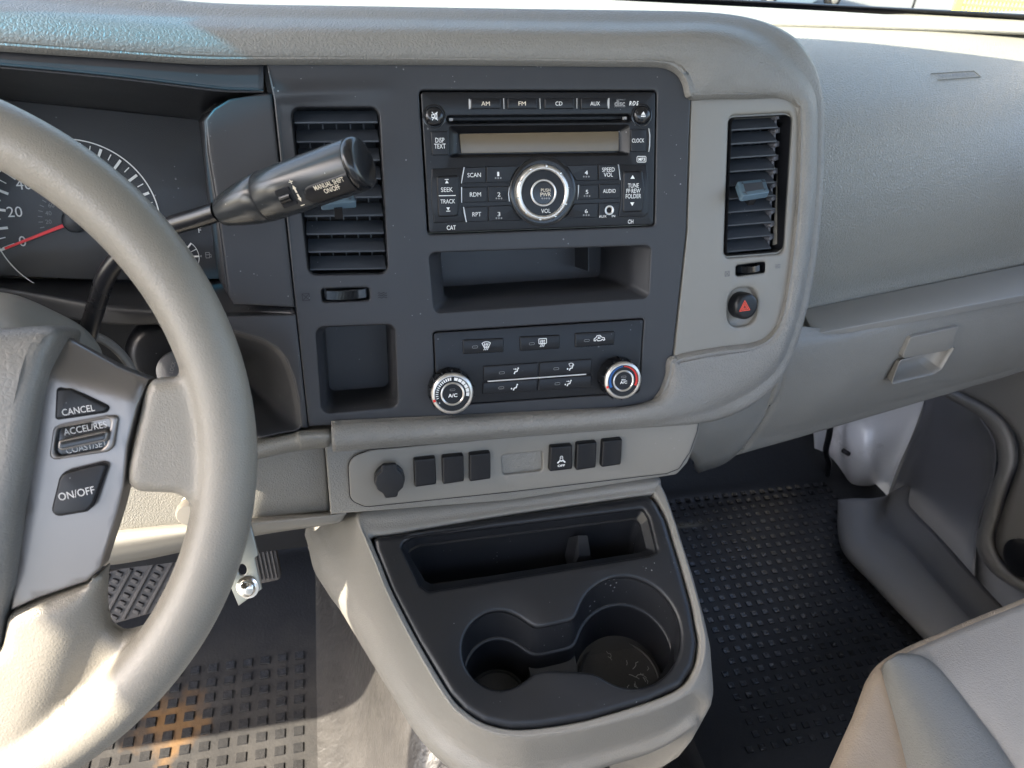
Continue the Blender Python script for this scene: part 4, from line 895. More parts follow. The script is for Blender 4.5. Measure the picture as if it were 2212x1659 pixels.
# silver trim on the right spoke
def cre(a, b):                                               # bends away above the crease line
    p, q = cr0, cr1; d = (q-p)/np.linalg.norm(q-p); s_ = -(d[1]*(a-p[0])-d[0]*(b-p[1]))
    return -.9*(math.sqrt(max(0, s_)**2+.004**2)-.004) if s_ > 0 else -.06*max(0, -s_)
cr0, cr1 = np.array(Wp.ab(98, 812, .012)), np.array(Wp.ab(306, 868, .012))
so = [(140, 726), (255, 792), (322, 819), (296, 876), (275, 963), (267, 1053), (254, 1108), (217, 1228), (188, 1256), (80, 1293), (22, 1320), (36, 1200), (52, 1106), (76, 920), (102, 806), (128, 742)]
Ws = Wp.off(.004)
pts = []
for x, y in so:                                              # lie on the bent face
    a, b = Ws.ab(x, y, .008)
    for _ in range(6): a, b = Ws.ab(x, y, .008+cre(a, b))
    pts.append((a, b))
mb = MB(); mb.plate(Ws, fillet(pts, [.003, 0, .002, 0, 0, 0, 0, .003, 0, 0, .002, 0, 0, 0, 0, 0]), .008, -.012, .0012, hf=cre, grid=.004)
sv = mb.obj('spoke_trim', m_silverp, whl, ang=50)
m2 = MB(); m2.add([flip(q) for q in mb.v], [f[::-1] for f in mb.f]); m2.obj('spoke_trim', m_silverp, whl, ang=50)
def S_(pts, h=.0105): return Ws.px(pts, h)
def sbtn(name, pts, r, txt, c, wpx, hpx, rot, par=whl):
    m = MB(); m.plate(Ws, fillet(S_(pts), r, 5), .0102, .004, .0010, nb=3); o = m.obj(name, m_black, par, ang=55)
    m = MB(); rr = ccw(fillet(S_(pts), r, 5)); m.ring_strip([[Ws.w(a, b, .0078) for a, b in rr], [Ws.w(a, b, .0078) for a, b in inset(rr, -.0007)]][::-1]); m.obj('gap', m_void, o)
    if txt: a, b = Ws.ab(*c, .0105); text(o, txt, Ws, a, b, wpx/3950, hpx/3950, .0105, m_softwhite, rot=rot)
    return o
sbtn('cancel_button', [(118, 906), (121, 840), (150, 840), (232, 880), (226, 890)], [.002, .004, .003, .0015, .001], 'CANCEL', (169, 886), 59, 13, math.radians(5))
rb = S_([(102, 997), (113, 922), (246, 897), (254, 905), (243, 966), (232, 977)]); rb = ccw(fillet(rb, [.003, .004, .003, .003, .003, .003], 5))
ri = ccw(fillet(S_([(117, 988), (126, 924), (232, 903), (241, 909), (231, 960), (221, 969)], .008), [.002, .003, .002, .002, .003, .003], 5))
m = MB(); m.plate(Ws, rb, .0096, .006, .0012, [ri], hbev=.0012); m.obj('toggle_bezel', m_silverp, whl, ang=60)
m = MB(); m.plate(Ws, inset(ri, -.0006), .0070, .004, .0003); tg = m.obj('toggle', m_gloss, whl, ang=60)
a, b = Ws.ab(184, 925, .0072); text(tg, 'ACCEL/RES', Ws, a, b, 80/3950, 13/3950, .0072, m_softwhite, rot=math.radians(7)); a, b = Ws.ab(187, 965, .0072); text(tg, 'COAST/SET', Ws, a, b, 76/3950, 13/3950, .0072, m_softwhite, rot=math.radians(7))
bp_ = fillet(Ws.px([(125, 952), (227, 930), (233, 937), (230, 953), (134, 974), (123, 970)], .0125), .0016, 4); m = MB(); m.plate(Ws, bp_, .0125, .0068, .0010, back=True); br = m.obj('toggle_bar', m_silverp, tg, ang=60)
m = MB(); m.plate(Ws, inset(ccw(bp_), .0010), .0129, .0120, .0004); m.obj('bar_inlay', m_gloss, br, ang=50)
sbtn('on_off_button', [(107, 1118), (130, 1024), (217, 1002), (229, 1006), (198, 1092), (184, 1105)], [.002, .005, .002, .003, .006, .003], 'ON/OFF', (165, 1066), 66, 15, math.radians(7))
# airbag cover
ap = [(-260, 690), (0, 696), (100, 703), (128, 714), (101, 772), (74, 886), (50, 1020), (33, 1106), (18, 1272), (2, 1335), (-10, 1480), (-260, 1500)]
def abend(a, b):
    s_ = b-ab0; lo_ = max(0, min(1, (-.030-b)/.085))
    return -.75*(math.sqrt(max(0, s_)**2+.010**2)-.010) if s_ > 0 else -.017*lo_*lo_*(3-2*lo_)
ab0 = Wp.ab(30, 800, .030)[1]
pts = []
for x, y in ap:
    a, b = Wp.ab(x, y, .024)
    for _ in range(6): a, b = Wp.ab(x, y, .022+abend(a, b))
    pts.append((a, b))
ch = pts[2:11]; full = ch+[(-a_, b_) for a_, b_ in ch[::-1]]
mb = MB(); mb.plate(Wp, fillet(full, [0, .006, 0, 0, 0, 0, 0, 0, .01, .01, 0, 0, 0, 0, 0, 0, .006, 0]), .026, -.02, .008, hf=abend, grid=.006, nb=5); mb.obj('airbag_cover', m_airbag, whl, ang=60)
mb = MB(); mb.lathe(Wp, -.0, .0, [(.07, -.06), (.075, -.02), (.07, -.012)], 32, cap1=True); mb.obj('hub', m_black, whl)
# column shroud and ignition lock
col = thing('steering_column', 'smooth grey steering column shroud with ignition lock behind the wheel hub', 'steering column', (-.25, .5, .68))
dome = [(-200, 650), (-80, 638), (0, 641), (50, 653), (117, 683), (167, 710), (198, 742), (212, 775), (220, 850)]
mb = MB(); mb.loft([[at_y(x-14, y+150, .43), at_y(x-6, y+70, .45), at_y(x-2, y+18, .48), at_y(x, y, .505), at_y(x+2, y+12, .53), at_y(x-10, y+60, .56)] for x, y in dome], 5, 6); mb.obj('shroud', m_grey, col, ang=80, solid=.003)
mb = MB(); mb.tube(crom([at_y(x, y, .56) for x, y in ((195, 722), (225, 735), (252, 755), (275, 782), (292, 815), (300, 850))], 5), .0035, 8); mb.obj('ring_trim', m_door, col)
ip = Plane(at_y(362, 770, .605), (1, .1, 0), (.0, .45, 1))
mb = MB(); mb.lathe(ip, 0, 0, [(.036, -.05), (.035, -.01), (.031, .0), (.024, .003)], 40, cap1=True); mb.obj('lock_housing', m_black, col, ang=60)
mb = MB(); mb.lathe(ip, .007, -.012, [(.0165, 0), (.0165, .012), (.0155, .0135)], 36, cap1=True); lk = mb.obj('lock_face', m_doordark, col, ang=60)
text(lk, 'LOCK', ip, .004, -.008, .010, .003, .0137, m_greyprint, rot=1.2); text(lk, 'ACC', ip, .012, -.010, .007, .003, .0137, m_greyprint, rot=.3)
# ================================================================== SHIFT LEVER
K0, K1 = at_depth(574, 424, .492), at_depth(779, 352, .470)
lev = thing('shift_lever', 'black column shift lever with manual shift button reaching in front of the left vent', 'shift lever', at_depth(400, 480, .51))
sh = [(182, 745, .575), (196, 700, .565), (214, 640, .555), (234, 588, .545), (270, 545, .537), (320, 510, .527), (372, 487, .520), (430, 470, .511), (470, 457, .505)]
mb = MB(); mb.tube(crom([at_depth(*q) for q in sh], 5), .0066, 18); mb.obj('shaft', m_shaft, lev, ang=60)
e1 = nrm(K1-K0); view = nrm(C0-(K0+K1)/2); e2 = nrm(np.cross(view, e1)); e3 = np.cross(e1, e2); LK = np.linalg.norm(K1-K0)
def swept(prof, n=48, ecc=1.0, endcut=0.0):
    rr = []
    for x, r_ in prof:
        rr.append([K0+e1*(x+endcut*(math.sin(t) if x > LK*.9 else 0))+(e2*math.sin(t)+e3*math.cos(t)*ecc)*r_ for t in [2*math.pi*k/n for k in range(n)]])
    return rr
mb = MB(); r_ = swept([(-.0345, .0066), (-.0345, .0092), (-.033, .0100), (-.022, .0128), (-.010, .0152), (-.001, .0161), (.0, .0157)], ecc=1.0); mb.ring_strip(r_, flip=True); mb.obj('collar', m_knob, lev, ang=50)
KR = .0166
mb = MB(); r_ = swept([(.0, .0157), (.0008, .0163), (.02, .0166), (LK-.006, .0166), (LK-.004, .0164)], ecc=1.0, endcut=0); mb.ring_strip(r_, flip=True); mb.obj('knob', m_knob, lev, ang=50)
mb = MB(); r_ = swept([(LK-.0042, .0160), (LK-.0036, .0166), (LK-.001, .0166), (LK+.001, .0160), (LK+.0022, .0148), (LK+.0026, .0125), (LK+.0030, .004)]); mb.ring_strip(r_, flip=True); mb.cap(r_[-1], True); mb.obj('end_cap', m_gloss, lev, ang=50)
mb = MB(); r_ = swept([(-.0006, .0160), (.0006, .0160)]); mb.ring_strip(r_, flip=True); mb.obj('collar_joint', m_void, lev)
def kpl(ang, x):                                             # tangent plane on the knob
    t = math.radians(ang); n_ = e3*math.cos(t)+e2*math.sin(t); return Plane(K0+e1*x+n_*KR, e1, e2*math.cos(t)-e3*math.sin(t))
# manual shift button: a curved patch
mb = MB(); pat = []
for i in range(19):
    x = .034+(LK-.004-.034)*i/18; w_ = 27 if i > 3 else 27*math.sqrt(max(0.02, 1-((3.5-i)/3.5)**2))
    pat.append([K0+e1*x+(e2*math.sin(t)+e3*math.cos(t))*(KR+.0006-(.0010 if k in (0, 12) else 0)) for k, t in [(k, math.radians(-34-w_+2*w_*k/12)) for k in range(13)]])
mb.ring_strip(pat, closed=False, flip=False); bt = mb.obj('manual_button', m_black, lev, ang=60)
tp = kpl(-23, .0535); text(bt, 'MANUAL SHIFT\nON/OFF', tp, 0, 0, .0205, .0070, .0011, m_cream, bold=.01, rot=math.radians(-1))
rp_ = kpl(-16, .0225)
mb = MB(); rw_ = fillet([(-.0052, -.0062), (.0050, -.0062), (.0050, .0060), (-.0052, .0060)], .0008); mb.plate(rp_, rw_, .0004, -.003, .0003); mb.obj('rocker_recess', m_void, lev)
mb = MB(); mb.tube([rp_.w(-.0038, -.0005, -.0006), rp_.w(.0034, -.0005, -.0006)], .0030, 16); mb.obj('rocker', m_gloss, lev, ang=50)
ap_ = kpl(-14, .0310); m = MB(); s = .0012
m.stroke(ap_, [(-s, .0075), (s, .0075)], .0005, .0006); m.stroke(ap_, [(0, .0075-s), (0, .0075+s)], .0005, .0006)
m.stroke(ap_, [(0, .0005), (0, .0030)], .0011, .0006); m.blob(ap_, [(-s, .0028), (s, .0028), (0, .0052)], .0006)
m.stroke(ap_, [(0, -.0009), (0, -.0034)], .0011, .0008); m.blob(ap_, [(-s, -.0032), (s, -.0032), (0, -.0056)], .0010); m.stroke(ap_, [(-s, -.0078), (s, -.0078)], .0005, .0016); m.obj('arrow_marks', m_cream, lev)

mb = MB(); mb.plate(ck, fillet(ck.px([(-300, 120), (-300, 640), (-640, 660), (-640, 60)], 0), .01), .001, -.08, .004); mb.obj('side_cheek', m_dark, clu, ang=60)
m_floor = mat('black_vinyl_floor', (0.010, 0.011, 0.013), 0.42, spec=.35, bump=('noise', 0.004, 0.35), var=0.25)
m_fabric = mat('grey_woven_seat_cloth', (0.33, 0.31, 0.285), 0.9, bump=('noise', 0.0016, 0.9), var=0.03, spec=.2)
m_pile = mat('beige_pile_cloth', (0.33, 0.268, 0.205), 0.95, bump=('noise', 0.0018, 1.0), var=0.16, spec=.2)
m_bolster = mat('grey_leatherette', (0.165, 0.163, 0.15), 0.34, bump=('leather', 0.003, 0.2), var=0.05)
m_body = mat('console_side_plastic', (0.195, 0.185, 0.165), 0.45, bump=('leather', 0.0022, 0.2), var=0.05)
m_pedal = mat('worn_pedal_rubber', (0.075, 0.067, 0.062), 0.6, bump=('noise', 0.002, 0.2), var=0.15)
m_hump = mat('grey_tunnel_vinyl', (0.026, 0.025, 0.025), 0.36, bump=('noise', 0.012, 0.5), var=0.2)
# ================================================================== CENTRE CONSOLE
con = thing('centre_console', 'grey floor console with charcoal tray, coin slot and two cup holders', 'console', at_z(1150, 1360, 0.44))
Tp = tilted(at_depth(1360, 1366, .66), 62)
tray_px = [(803, 1157), (809, 1186), (847, 1279), (904, 1389), (970, 1499), (1004, 1536), (1047, 1563), (1104, 1576), (1170, 1573), (1270, 1556), (1404, 1516), (1474, 1483), (1502, 1439), (1510, 1389), (1495, 1306), (1475, 1233), (1440, 1120), (1410, 1066), (1100, 1110), (860, 1150)]
tray_ab = Tp.px(tray_px)
def smooth_keep(ab): return fillet(ab, [.006]+[.02]*15+[.004, .008, 0, 0], 5)
tr = fillet(ccw(tray_ab), .012, 5)
slot_o = fillet(Tp.px([(866, 1176), (892, 1160), (1390, 1098), (1403, 1118), (1421, 1190), (1405, 1199), (926, 1277), (908, 1264)]), [.003, .005, .005, .004, .005, .004, .005, .005])
rc_, lc_ = Tp.ab(1361, 1362), Tp.ab(1082, 1402); RR, RL = .0465, .0325
def circ(c, r, a0, a1, n): return [(c[0]+r*math.cos(math.radians(a0+(a1-a0)*k/n)), c[1]+r*math.sin(math.radians(a0+(a1-a0)*k/n))) for k in range(n+1)]
tb_, bb_ = Tp.ab(1245, 1338), Tp.ab(1164, 1353); tb2, bb2 = Tp.ab(1290, 1452), Tp.ab(1185, 1465)
def angd(c, p): return math.degrees(math.atan2(p[1]-c[1], p[0]-c[0]))
aR0 = angd(rc_, tb2) % 360; aR1 = angd(rc_, tb_) % 360
aL0 = angd(lc_, bb_); aL1 = angd(lc_, bb2)
cups = circ(rc_, RR, aR0-360, aR1, 40)+circ(lc_, RL, aL0, aL1+360, 34)
cups = fillet(cups, .0, 3)
cups = ccw(cups)
# soften the four corners where the bridge joins
def soften(p, it=4):
    P = np.array(p)
    for _ in range(it): P = .25*np.roll(P, 1, 0)+.5*P+.25*np.roll(P, -1, 0)
    return [tuple(q) for q in P]
def dens(p, d=.003):
    out = []
    for i in range(len(p)):
        a, b = np.array(p[i]), np.array(p[(i+1) % len(p)]); n = max(1, int(np.linalg.norm(b-a)/d))
        out += [tuple(a+(b-a)*k/n) for k in range(n)]
    return out
cups = soften(dens(cups), 6)
def tray_h(a, b):
    d1 = math.hypot(a-rc_[0], b-rc_[1]); d2 = math.hypot(a-lc_[0], b-lc_[1])
    return -.0030*math.exp(-(max(0, d2-RL)/.010)**2)-.0012*math.exp(-(max(0, d1-RR)/.008)**2)
mb = MB(); mb.plate(Tp, tr, 0.0, -.03, .007, [slot_o, cups], hf=tray_h, grid=.006, nb=5, hbev=.0035, hbot=-.006)
tray = mb.obj('tray', m_tray, con, ang=55)
def vwall(out, levels, name, mt, par, top=-.006, cap=True, k=.53):
    out = ccw(out); rings = [[Tp.w(a, b, top+tray_h(a, b)) for a, b in out]]
    for d, ins in levels: rings.append([Tp.w(a, b-k*abs(d), d) for a, b in inset(out, ins)])
    m = MB(); m.ring_strip(rings[::-1][::-1]); 
    if cap:
        lp = [(a, b-k*abs(levels[-1][0])) for a, b in inset(out, levels[-1][1])]
        vs = [Vector(q) for q in lp]; es = [(i, (i+1) % len(lp)) for i in range(len(lp))]
        r = geometry.delaunay_2d_cdt(vs, es, [], 1, 1e-6)
        m.add([Tp.w(q[0], q[1], levels[-1][0]) for q in r[0]], [tuple(f) if area([r[0][i] for i in f]) > 0 else tuple(f)[::-1] for f in r[2]])
    return m.obj(name, mt, par, ang=40)
vwall(inset(cups, -.0002), [(-.032, .001)], 'cup_wall', m_tray, con, cap=False)
vwall(inset(cups, -.0002), [(-.030, .0), (-.0302, .0022), (-.0310, .0030), (-.034, .0032), (-.066, .0045)], 'cup_liner', m_black, con, top=-.028)
mb = MB()
bx = (tb_[0]+bb_[0])/2; by = (tb_[1]+bb2[1])/2
def tv(a, b, d): return Tp.w(a, b-.53*abs(d), d)
br = [(bb_[0]-.006, bb_[1]), (bb2[0]-.002, bb2[1]-.004), (tb2[0]-.006, tb2[1]-.002), (tb_[0]+.004, tb_[1]+.002)]
top_ = [tv(a, b, -.045) for a, b in br]; bot_ = [tv(a, b, -.066) for a, b in br]
mb.add(top_+bot_, [(0, 1, 2, 3), (4, 5, 1, 0), (5, 6, 2, 1), (6, 7, 3, 2), (7, 4, 0, 3)]); mb.obj('cup_bridge', m_tray, con, smooth=False)
for nm, c, r_ in (('cup_bottom', rc_, RR-.008), ('cup_bottom', lc_, RL-.006)):
    m = MB(); c2 = (c[0], c[1]-.53*.062)
    dz = Plane(Tp.w(c2[0], c2[1], -.060), (1, 0, 0), (0, 1, .25)); m.lathe(dz, 0, 0, [(r_, -.002), (r_, .0008), (r_-.0025, .0016), (r_-.0035, .0004)], 40, cap1=True); m.obj(nm, m_rubber, con, ang=50)
rs_ = random.Random(5); m = MB(); dz = Plane(Tp.w(rc_[0], rc_[1]-.53*.062, -.0585), (1, 0, 0), (0, 1, .25))
for k in range(16):
    t = rs_.uniform(0, 6.28); q = rs_.uniform(.005, .026); x, y = q*math.cos(t)+.004, q*.8*math.sin(t)+.004; pts_ = [(x, y)]
    for j in range(rs_.randint(2, 4)): t += rs_.uniform(-1.2, 1.2); x += .0026*math.cos(t); y += .0022*math.sin(t); pts_.append((x, y))
    m.stroke(dz, pts_, rs_.uniform(.0004, .0010), .0)
o = m.obj('dried_residue', m_greyprint, con); o['kind'] = 'stuff'
slot_in = ccw(slot_o)
cs_ = np.mean(np.array(slot_in), 0)
mb = MB(); rings = [[Tp.w(a, b, -.006) for a, b in inset(slot_in, -.0002)]]
for sx, sy, dy, h in ((.965, .80, .0015, -.012), (.955, .76, .002, -.0135), (.950, .72, .001, -.0135), (.94, .70, -.006, -.030), (.93, .66, -.022, -.055)):
    rings.append([Tp.w(cs_[0]+(a-cs_[0])*sx, cs_[1]+(b-cs_[1])*sy+dy, h) for a, b in slot_in])
mb.ring_strip(rings); mb.cap(rings[-1]); mb.obj('coin_slot', m_tray, con, ang=35)
mb = MB()
q0, q1, q2 = Tp.ab(1256, 1156, -.010), Tp.ab(1234, 1212, -.03), Tp.ab(1288, 1214, -.03)
tA, tB = Tp.w(q0[0]-.0042, q0[1]-.001, -.006), Tp.w(q0[0]+.0042, q0[1]-.002, -.006)
bA, bB = Tp.w(q0[0]-.009, q0[1]-.030, -.045), Tp.w(q0[0]+.011, q0[1]-.030, -.045)
kA, kB = Tp.w(q0[0]-.011, q0[1]+.008, -.045), Tp.w(q0[0]+.008, q0[1]+.008, -.045)
fA, fB = Tp.w(q0[0]-.0035, q0[1]-.016, -.020), Tp.w(q0[0]+.0075, q0[1]-.017, -.020)
mb.add([tA, tB, fB, fA, bA, bB, kA, kB], [(0, 3, 2, 1), (3, 4, 5, 2), (0, 6, 4, 3), (1, 2, 5, 7)]); mb.obj('slot_divider', m_tray, con, smooth=False)
V3 = lambda *q: np.array(q, float)
def cs(i, m_, w1=None, w2=None, hm=-.002, side=0):
    I = Tp.pt(*i, -.003); Mm = Tp.pt(*m_, hm)
    if w1 is not None: A = at_z(*w1); B = at_z(*w2)
    else: A = Mm+V3(.008, side, -.05); B = Mm+V3(-.012, side+.015, -.16)
    K = I-Tp.n*.012
    c_ = V3(.13, .62, 0)
    D = B+(c_-B)*np.array([.35, .35, 0]); D[2] = max(.10, B[2]-.18)
    return [K, I, (I+Mm)/2+Tp.n*.0015, Mm, Mm*.8+A*.2+Tp.n*.0015 if w1 is not None else (Mm+A)/2+V3(.003, -.002, .006), A, B, D]
rows = [cs((803, 1157), (772, 1112), (712, 1125, .43), (660, 1138, .36)),
        cs((806, 1178), (790, 1172), (725, 1185, .43), (668, 1190, .36)),
        cs((824, 1222), (812, 1225), (748, 1240, .42), (682, 1240, .35)),
        cs((847, 1279), (836, 1284), (780, 1292, .41), (722, 1297, .35)),
        cs((904, 1389), (892, 1393), (842, 1405, .40), (790, 1410, .34)),
        cs((970, 1499), (957, 1503), (905, 1510, .385), (853, 1512, .34)),
        cs((1004, 1536), (995, 1547), (945, 1562, .375), (897, 1582, .335)),
        cs((1047, 1563), (1043, 1577), (1005, 1618, .37), (968, 1652, .335)),
        cs((1104, 1576), (1104, 1592), (1098, 1662, .365), (1085, 1715, .33)),
        cs((1170, 1573), (1173, 1589), (1182, 1655, .365), (1185, 1705, .33)),
        cs((1270, 1556), (1275, 1572), (1290, 1625, .37), (1300, 1660, .335)),
        cs((1404, 1516), (1413, 1532), (1425, 1585, .38), (1405, 1627, .345)),
        cs((1474, 1483), (1488, 1496), (1500, 1535, .395), (1476, 1587, .355)),
        cs((1502, 1439), (1519, 1444), side=-.012),
        cs((1510, 1389), (1527, 1391)), cs((1503, 1348), (1520, 1347)), cs((1495, 1306), (1510, 1304)), cs((1475, 1233), (1489, 1228)), cs((1455, 1168), (1468, 1162)), cs((1440, 1120), (1452, 1112)),
        cs((1413, 1070), (1426, 1046))]
bk = []
for (i, m_) in (((1390, 1069), (1395, 1040)), ((1100, 1110), (1098, 1078)), ((860, 1150), (840, 1102))):
    I = Tp.pt(*i, -.003); Mm = Sp.pt(*m_, -.012); bk.append([I-Tp.n*.012, I, I*.6+Mm*.4, Mm, Mm+V3(0, .02, 0), Mm+V3(0, .05, -.02), Mm+V3(0, .08, -.1), Mm+V3(0, .12, -.3)])
mb = MB(); mb.loft(rows+bk, 6, 4, closed_u=True, flip=True); mb.obj('body', m_body, con, ang=75)
# ================================================================== FLOOR
fl = MB()
def toe(Y): return 0.0 if Y < 1.0 else (Y-1.0)*.9
ys = [-.6, -.2, .2, .5, .7, .85, .95, 1.0, 1.05, 1.15, 1.35]
fl.loft([[V3(x, y, toe(y)) for y in ys] for x in (-.78, -.4, 0, .4, .8, 1.02)], 2, 3)
floor = fl.obj('floor', m_floor, None, ang=70); struct(floor)
# yellow paint spill, a mark of its own on the vinyl
N = m_floor.node_tree.nodes; L = m_floor.node_tree.links; P_ = N['Principled BSDF']
tc = N.new('ShaderNodeTexCoord'); cen = at_z(372, 1565, 0)
vm = N.new('ShaderNodeVectorMath'); vm.operation = 'DISTANCE'; vm.inputs[1].default_value = cen; L.new(tc.outputs['Object'], vm.inputs[0])
nz = N.new('ShaderNodeTexNoise'); nz.inputs['Scale'].default_value = 28; nz.inputs['Detail'].default_value = 4; L.new(tc.outputs['Object'], nz.inputs['Vector'])
ma = N.new('ShaderNodeMath'); ma.operation = 'MULTIPLY_ADD'; ma.inputs[1].default_value = .10; ma.inputs[2].default_value = -.05; L.new(nz.outputs[0], ma.inputs[0])
ad = N.new('ShaderNodeMath'); ad.operation = 'ADD'; L.new(vm.outputs['Value'], ad.inputs[0]); L.new(ma.outputs[0], ad.inputs[1])
mr = N.new('ShaderNodeMapRange'); mr.inputs[1].default_value = .022; mr.inputs[2].default_value = .055; mr.inputs[3].default_value = .8; mr.inputs[4].default_value = 0; L.new(ad.outputs[0], mr.inputs[0])
old = P_.inputs['Base Color'].links[0].from_socket
mx = N.new('ShaderNodeMix'); mx.data_type = 'RGBA'; mx.inputs[7].default_value = (.17, .085, .02, 1); L.new(mr.outputs[0], mx.inputs[0]); L.new(old, mx.inputs[6]); L.new(mx.outputs[2], P_.inputs['Base Color'])
# pale dust on the driver's floor, with the sunlit tone put into its colour
def dust_glare(m, amount=.75):
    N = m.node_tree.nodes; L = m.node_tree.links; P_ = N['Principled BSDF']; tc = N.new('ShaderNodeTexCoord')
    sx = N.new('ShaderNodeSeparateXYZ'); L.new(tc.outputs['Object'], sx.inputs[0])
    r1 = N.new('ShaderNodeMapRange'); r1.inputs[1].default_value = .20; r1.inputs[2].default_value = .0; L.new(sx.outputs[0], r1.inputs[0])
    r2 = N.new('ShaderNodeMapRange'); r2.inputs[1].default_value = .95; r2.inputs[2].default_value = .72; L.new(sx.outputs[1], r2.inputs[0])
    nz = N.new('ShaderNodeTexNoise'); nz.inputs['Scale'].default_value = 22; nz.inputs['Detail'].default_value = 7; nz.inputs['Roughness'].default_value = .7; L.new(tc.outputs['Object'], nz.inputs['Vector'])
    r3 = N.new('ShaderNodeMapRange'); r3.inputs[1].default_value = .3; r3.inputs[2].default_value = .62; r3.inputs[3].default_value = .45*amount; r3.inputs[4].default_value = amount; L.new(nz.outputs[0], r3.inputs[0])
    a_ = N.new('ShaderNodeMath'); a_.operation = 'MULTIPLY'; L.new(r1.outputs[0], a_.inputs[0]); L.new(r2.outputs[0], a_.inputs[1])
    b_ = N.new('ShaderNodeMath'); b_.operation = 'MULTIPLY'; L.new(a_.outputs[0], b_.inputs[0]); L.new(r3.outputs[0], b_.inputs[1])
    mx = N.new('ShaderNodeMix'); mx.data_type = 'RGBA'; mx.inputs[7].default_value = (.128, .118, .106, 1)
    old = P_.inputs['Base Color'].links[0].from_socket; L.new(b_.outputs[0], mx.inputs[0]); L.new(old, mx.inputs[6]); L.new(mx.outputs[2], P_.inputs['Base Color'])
def studs(name, x0, x1, y0, y1, par, skip, p=.0245, sz=1.0):
    m = MB()
    y = y0
    while y < y1:
        x = x0
        while x < x1:
            if not skip(x, y):
                s0, s1 = .0072*sz, .0060*sz; z = .0022*sz+toe(y)
                vs = [(x+sx*s0, y+sy*s0, z-.003) for sx, sy in ((-1, -1), (1, -1), (1, 1), (-1, 1))]+[(x+sx*s1, y+sy*s1, z) for sx, sy in ((-1, -1), (1, -1), (1, 1), (-1, 1))]
                m.add(vs, [(4, 5, 6, 7), (0, 1, 5, 4), (1, 2, 6, 5), (2, 3, 7, 6), (3, 0, 4, 7)])
            x += p
        y += p
    o = m.obj(name, m_stud, par, smooth=False); o['kind'] = 'stuff'; return o
m_stud = mat('worn_rubber_studs', (0.011, 0.012, 0.014), 0.20, bump=('noise', 0.005, 0.6), var=0.25)
dust_glare(m_floor, .30); dust_glare(m_stud, .18); dust_glare(m_hump, .20)
a0 = at_z(655, 1425, 0)
studs('floor_studs', -.62, -.085, .42, a0[1]+.01, floor, lambda x, y: False)
a1 = at_z(1640, 1640, 0)
studs('floor_studs', .50, 1.0, .50, 1.0, floor, lambda x, y: x > .93 or (x+ (y-.5)*-.15) < .50, .0196, .74)
# tunnel under the console
tun = MB(); tun.loft([[V3(-.10, y, -.006), V3(-.065, y, .008), V3(-.02, y, .05), V3(.01, y-.0, .13+.2*(y-.45)), V3(.05, y, .20+.3*(y-.45)), V3(.15, y, .235+.3*(y-.45)), V3(.28, y, .20+.3*(y-.45)), V3(.34, y, .10), V3(.40, y, .015), V3(.46, y, -.008)] for y in (.22, .35, .5, .65, .8, 1.1)], 6, 6)
tn = tun.obj('floor_tunnel', m_hump, floor, ang=80)
# ================================================================== PEDALS AND BRACKET
def pedal(name, label, pxs, Y, tilt, arm):
    pl = tilted(at_y(*pxs[0], Y), tilt); t = thing(name, label, 'pedal', pl.o)
    out = fillet(pl.px(pxs), .006, 4); m = MB(); m.plate(pl, out, 0, -.012, .002, back=True); pad = m.obj('pad', m_pedal, t, ang=50)
    m = MB(); m.tube([pl.w(*np.mean(np.array(out), 0), -.01), at_y(*arm, Y+.12)], .008, 10); m.obj('arm', m_black, t)
    return pl, t, pad, out
pl, t, pad, out = pedal('brake_pedal', 'wide brake pedal with a diagonal tread worn brown', [(214, 1240), (372, 1198), (386, 1212), (392, 1262), (352, 1318), (240, 1350), (212, 1312)], .70, 32, (330, 1130))
A = np.array(out); lo, hi = A.min(0), A.max(0)
k = 0
for s_ in np.arange(-.10, .12, .011):
    m = MB(); seg = []; d = nrm([.62, 1.0]); base = np.array([(lo[0]+hi[0])/2+s_, (lo[1]+hi[1])/2]); ok = []
    ts = np.arange(-.08, .08, .001); ok = [t_ for t_ in ts if inside(base+d*t_, inset(out, .003))]
    if len(ok) < 8: continue
    if k % 2 == 0:
        p, q = base+d*ok[0], base+d*ok[-1]; n_ = np.array([-d[1], d[0]])*.0019
        m.plate(pl, [p-n_, q-n_, q+n_, p+n_], .0035, 0, .001); m.obj('tread_rib', m_pedal, t, ang=50)
    else:
        tt = ok[0]+.003
        while tt < ok[-1]-.004:
            p = base+d*tt; q = p+d*.0045; n_ = np.array([-d[1], d[0]])*.0036; m.plate(pl, [p-n_, q-n_, q+n_, p+n_], .003, 0, .001); tt += .0095
        o = m.obj('tread_blocks', m_pedal, t, ang=50); o['kind'] = 'stuff'
    k += 1
pl, t, pad, out = pedal('accelerator_pedal', 'narrow black accelerator pedal with upright ribs beside the console', [(540, 1160), (590, 1150), (608, 1252), (552, 1264)], .76, 30, (560, 1060))
A = np.array(out); lo, hi = A.min(0), A.max(0)
for k in range(5):
    x = lo[0]+(hi[0]-lo[0])*(.2+.15*k); m = MB(); m.plate(pl, [(x-.0012-.004, hi[1]-.004), (x-.0012+.002, lo[1]+.006), (x+.0012+.002, lo[1]+.006), (x+.0012-.004, hi[1]-.004)], .003, 0, .0008); m.obj('tread_rib', m_pedal, t)
Bp = tilted(at_y(540, 1230, .43), 28, -12)
brk = thing('steel_bracket', 'bare zinc steel bracket with a round bolt hanging under the knee panel', 'bracket', Bp.o)
hole = [(lambda c: (c[0]+.0034*math.cos(2*math.pi*k/16), c[1]+.0045*math.sin(2*math.pi*k/16)))(Bp.ab(523, 1231)) for k in range(16)]
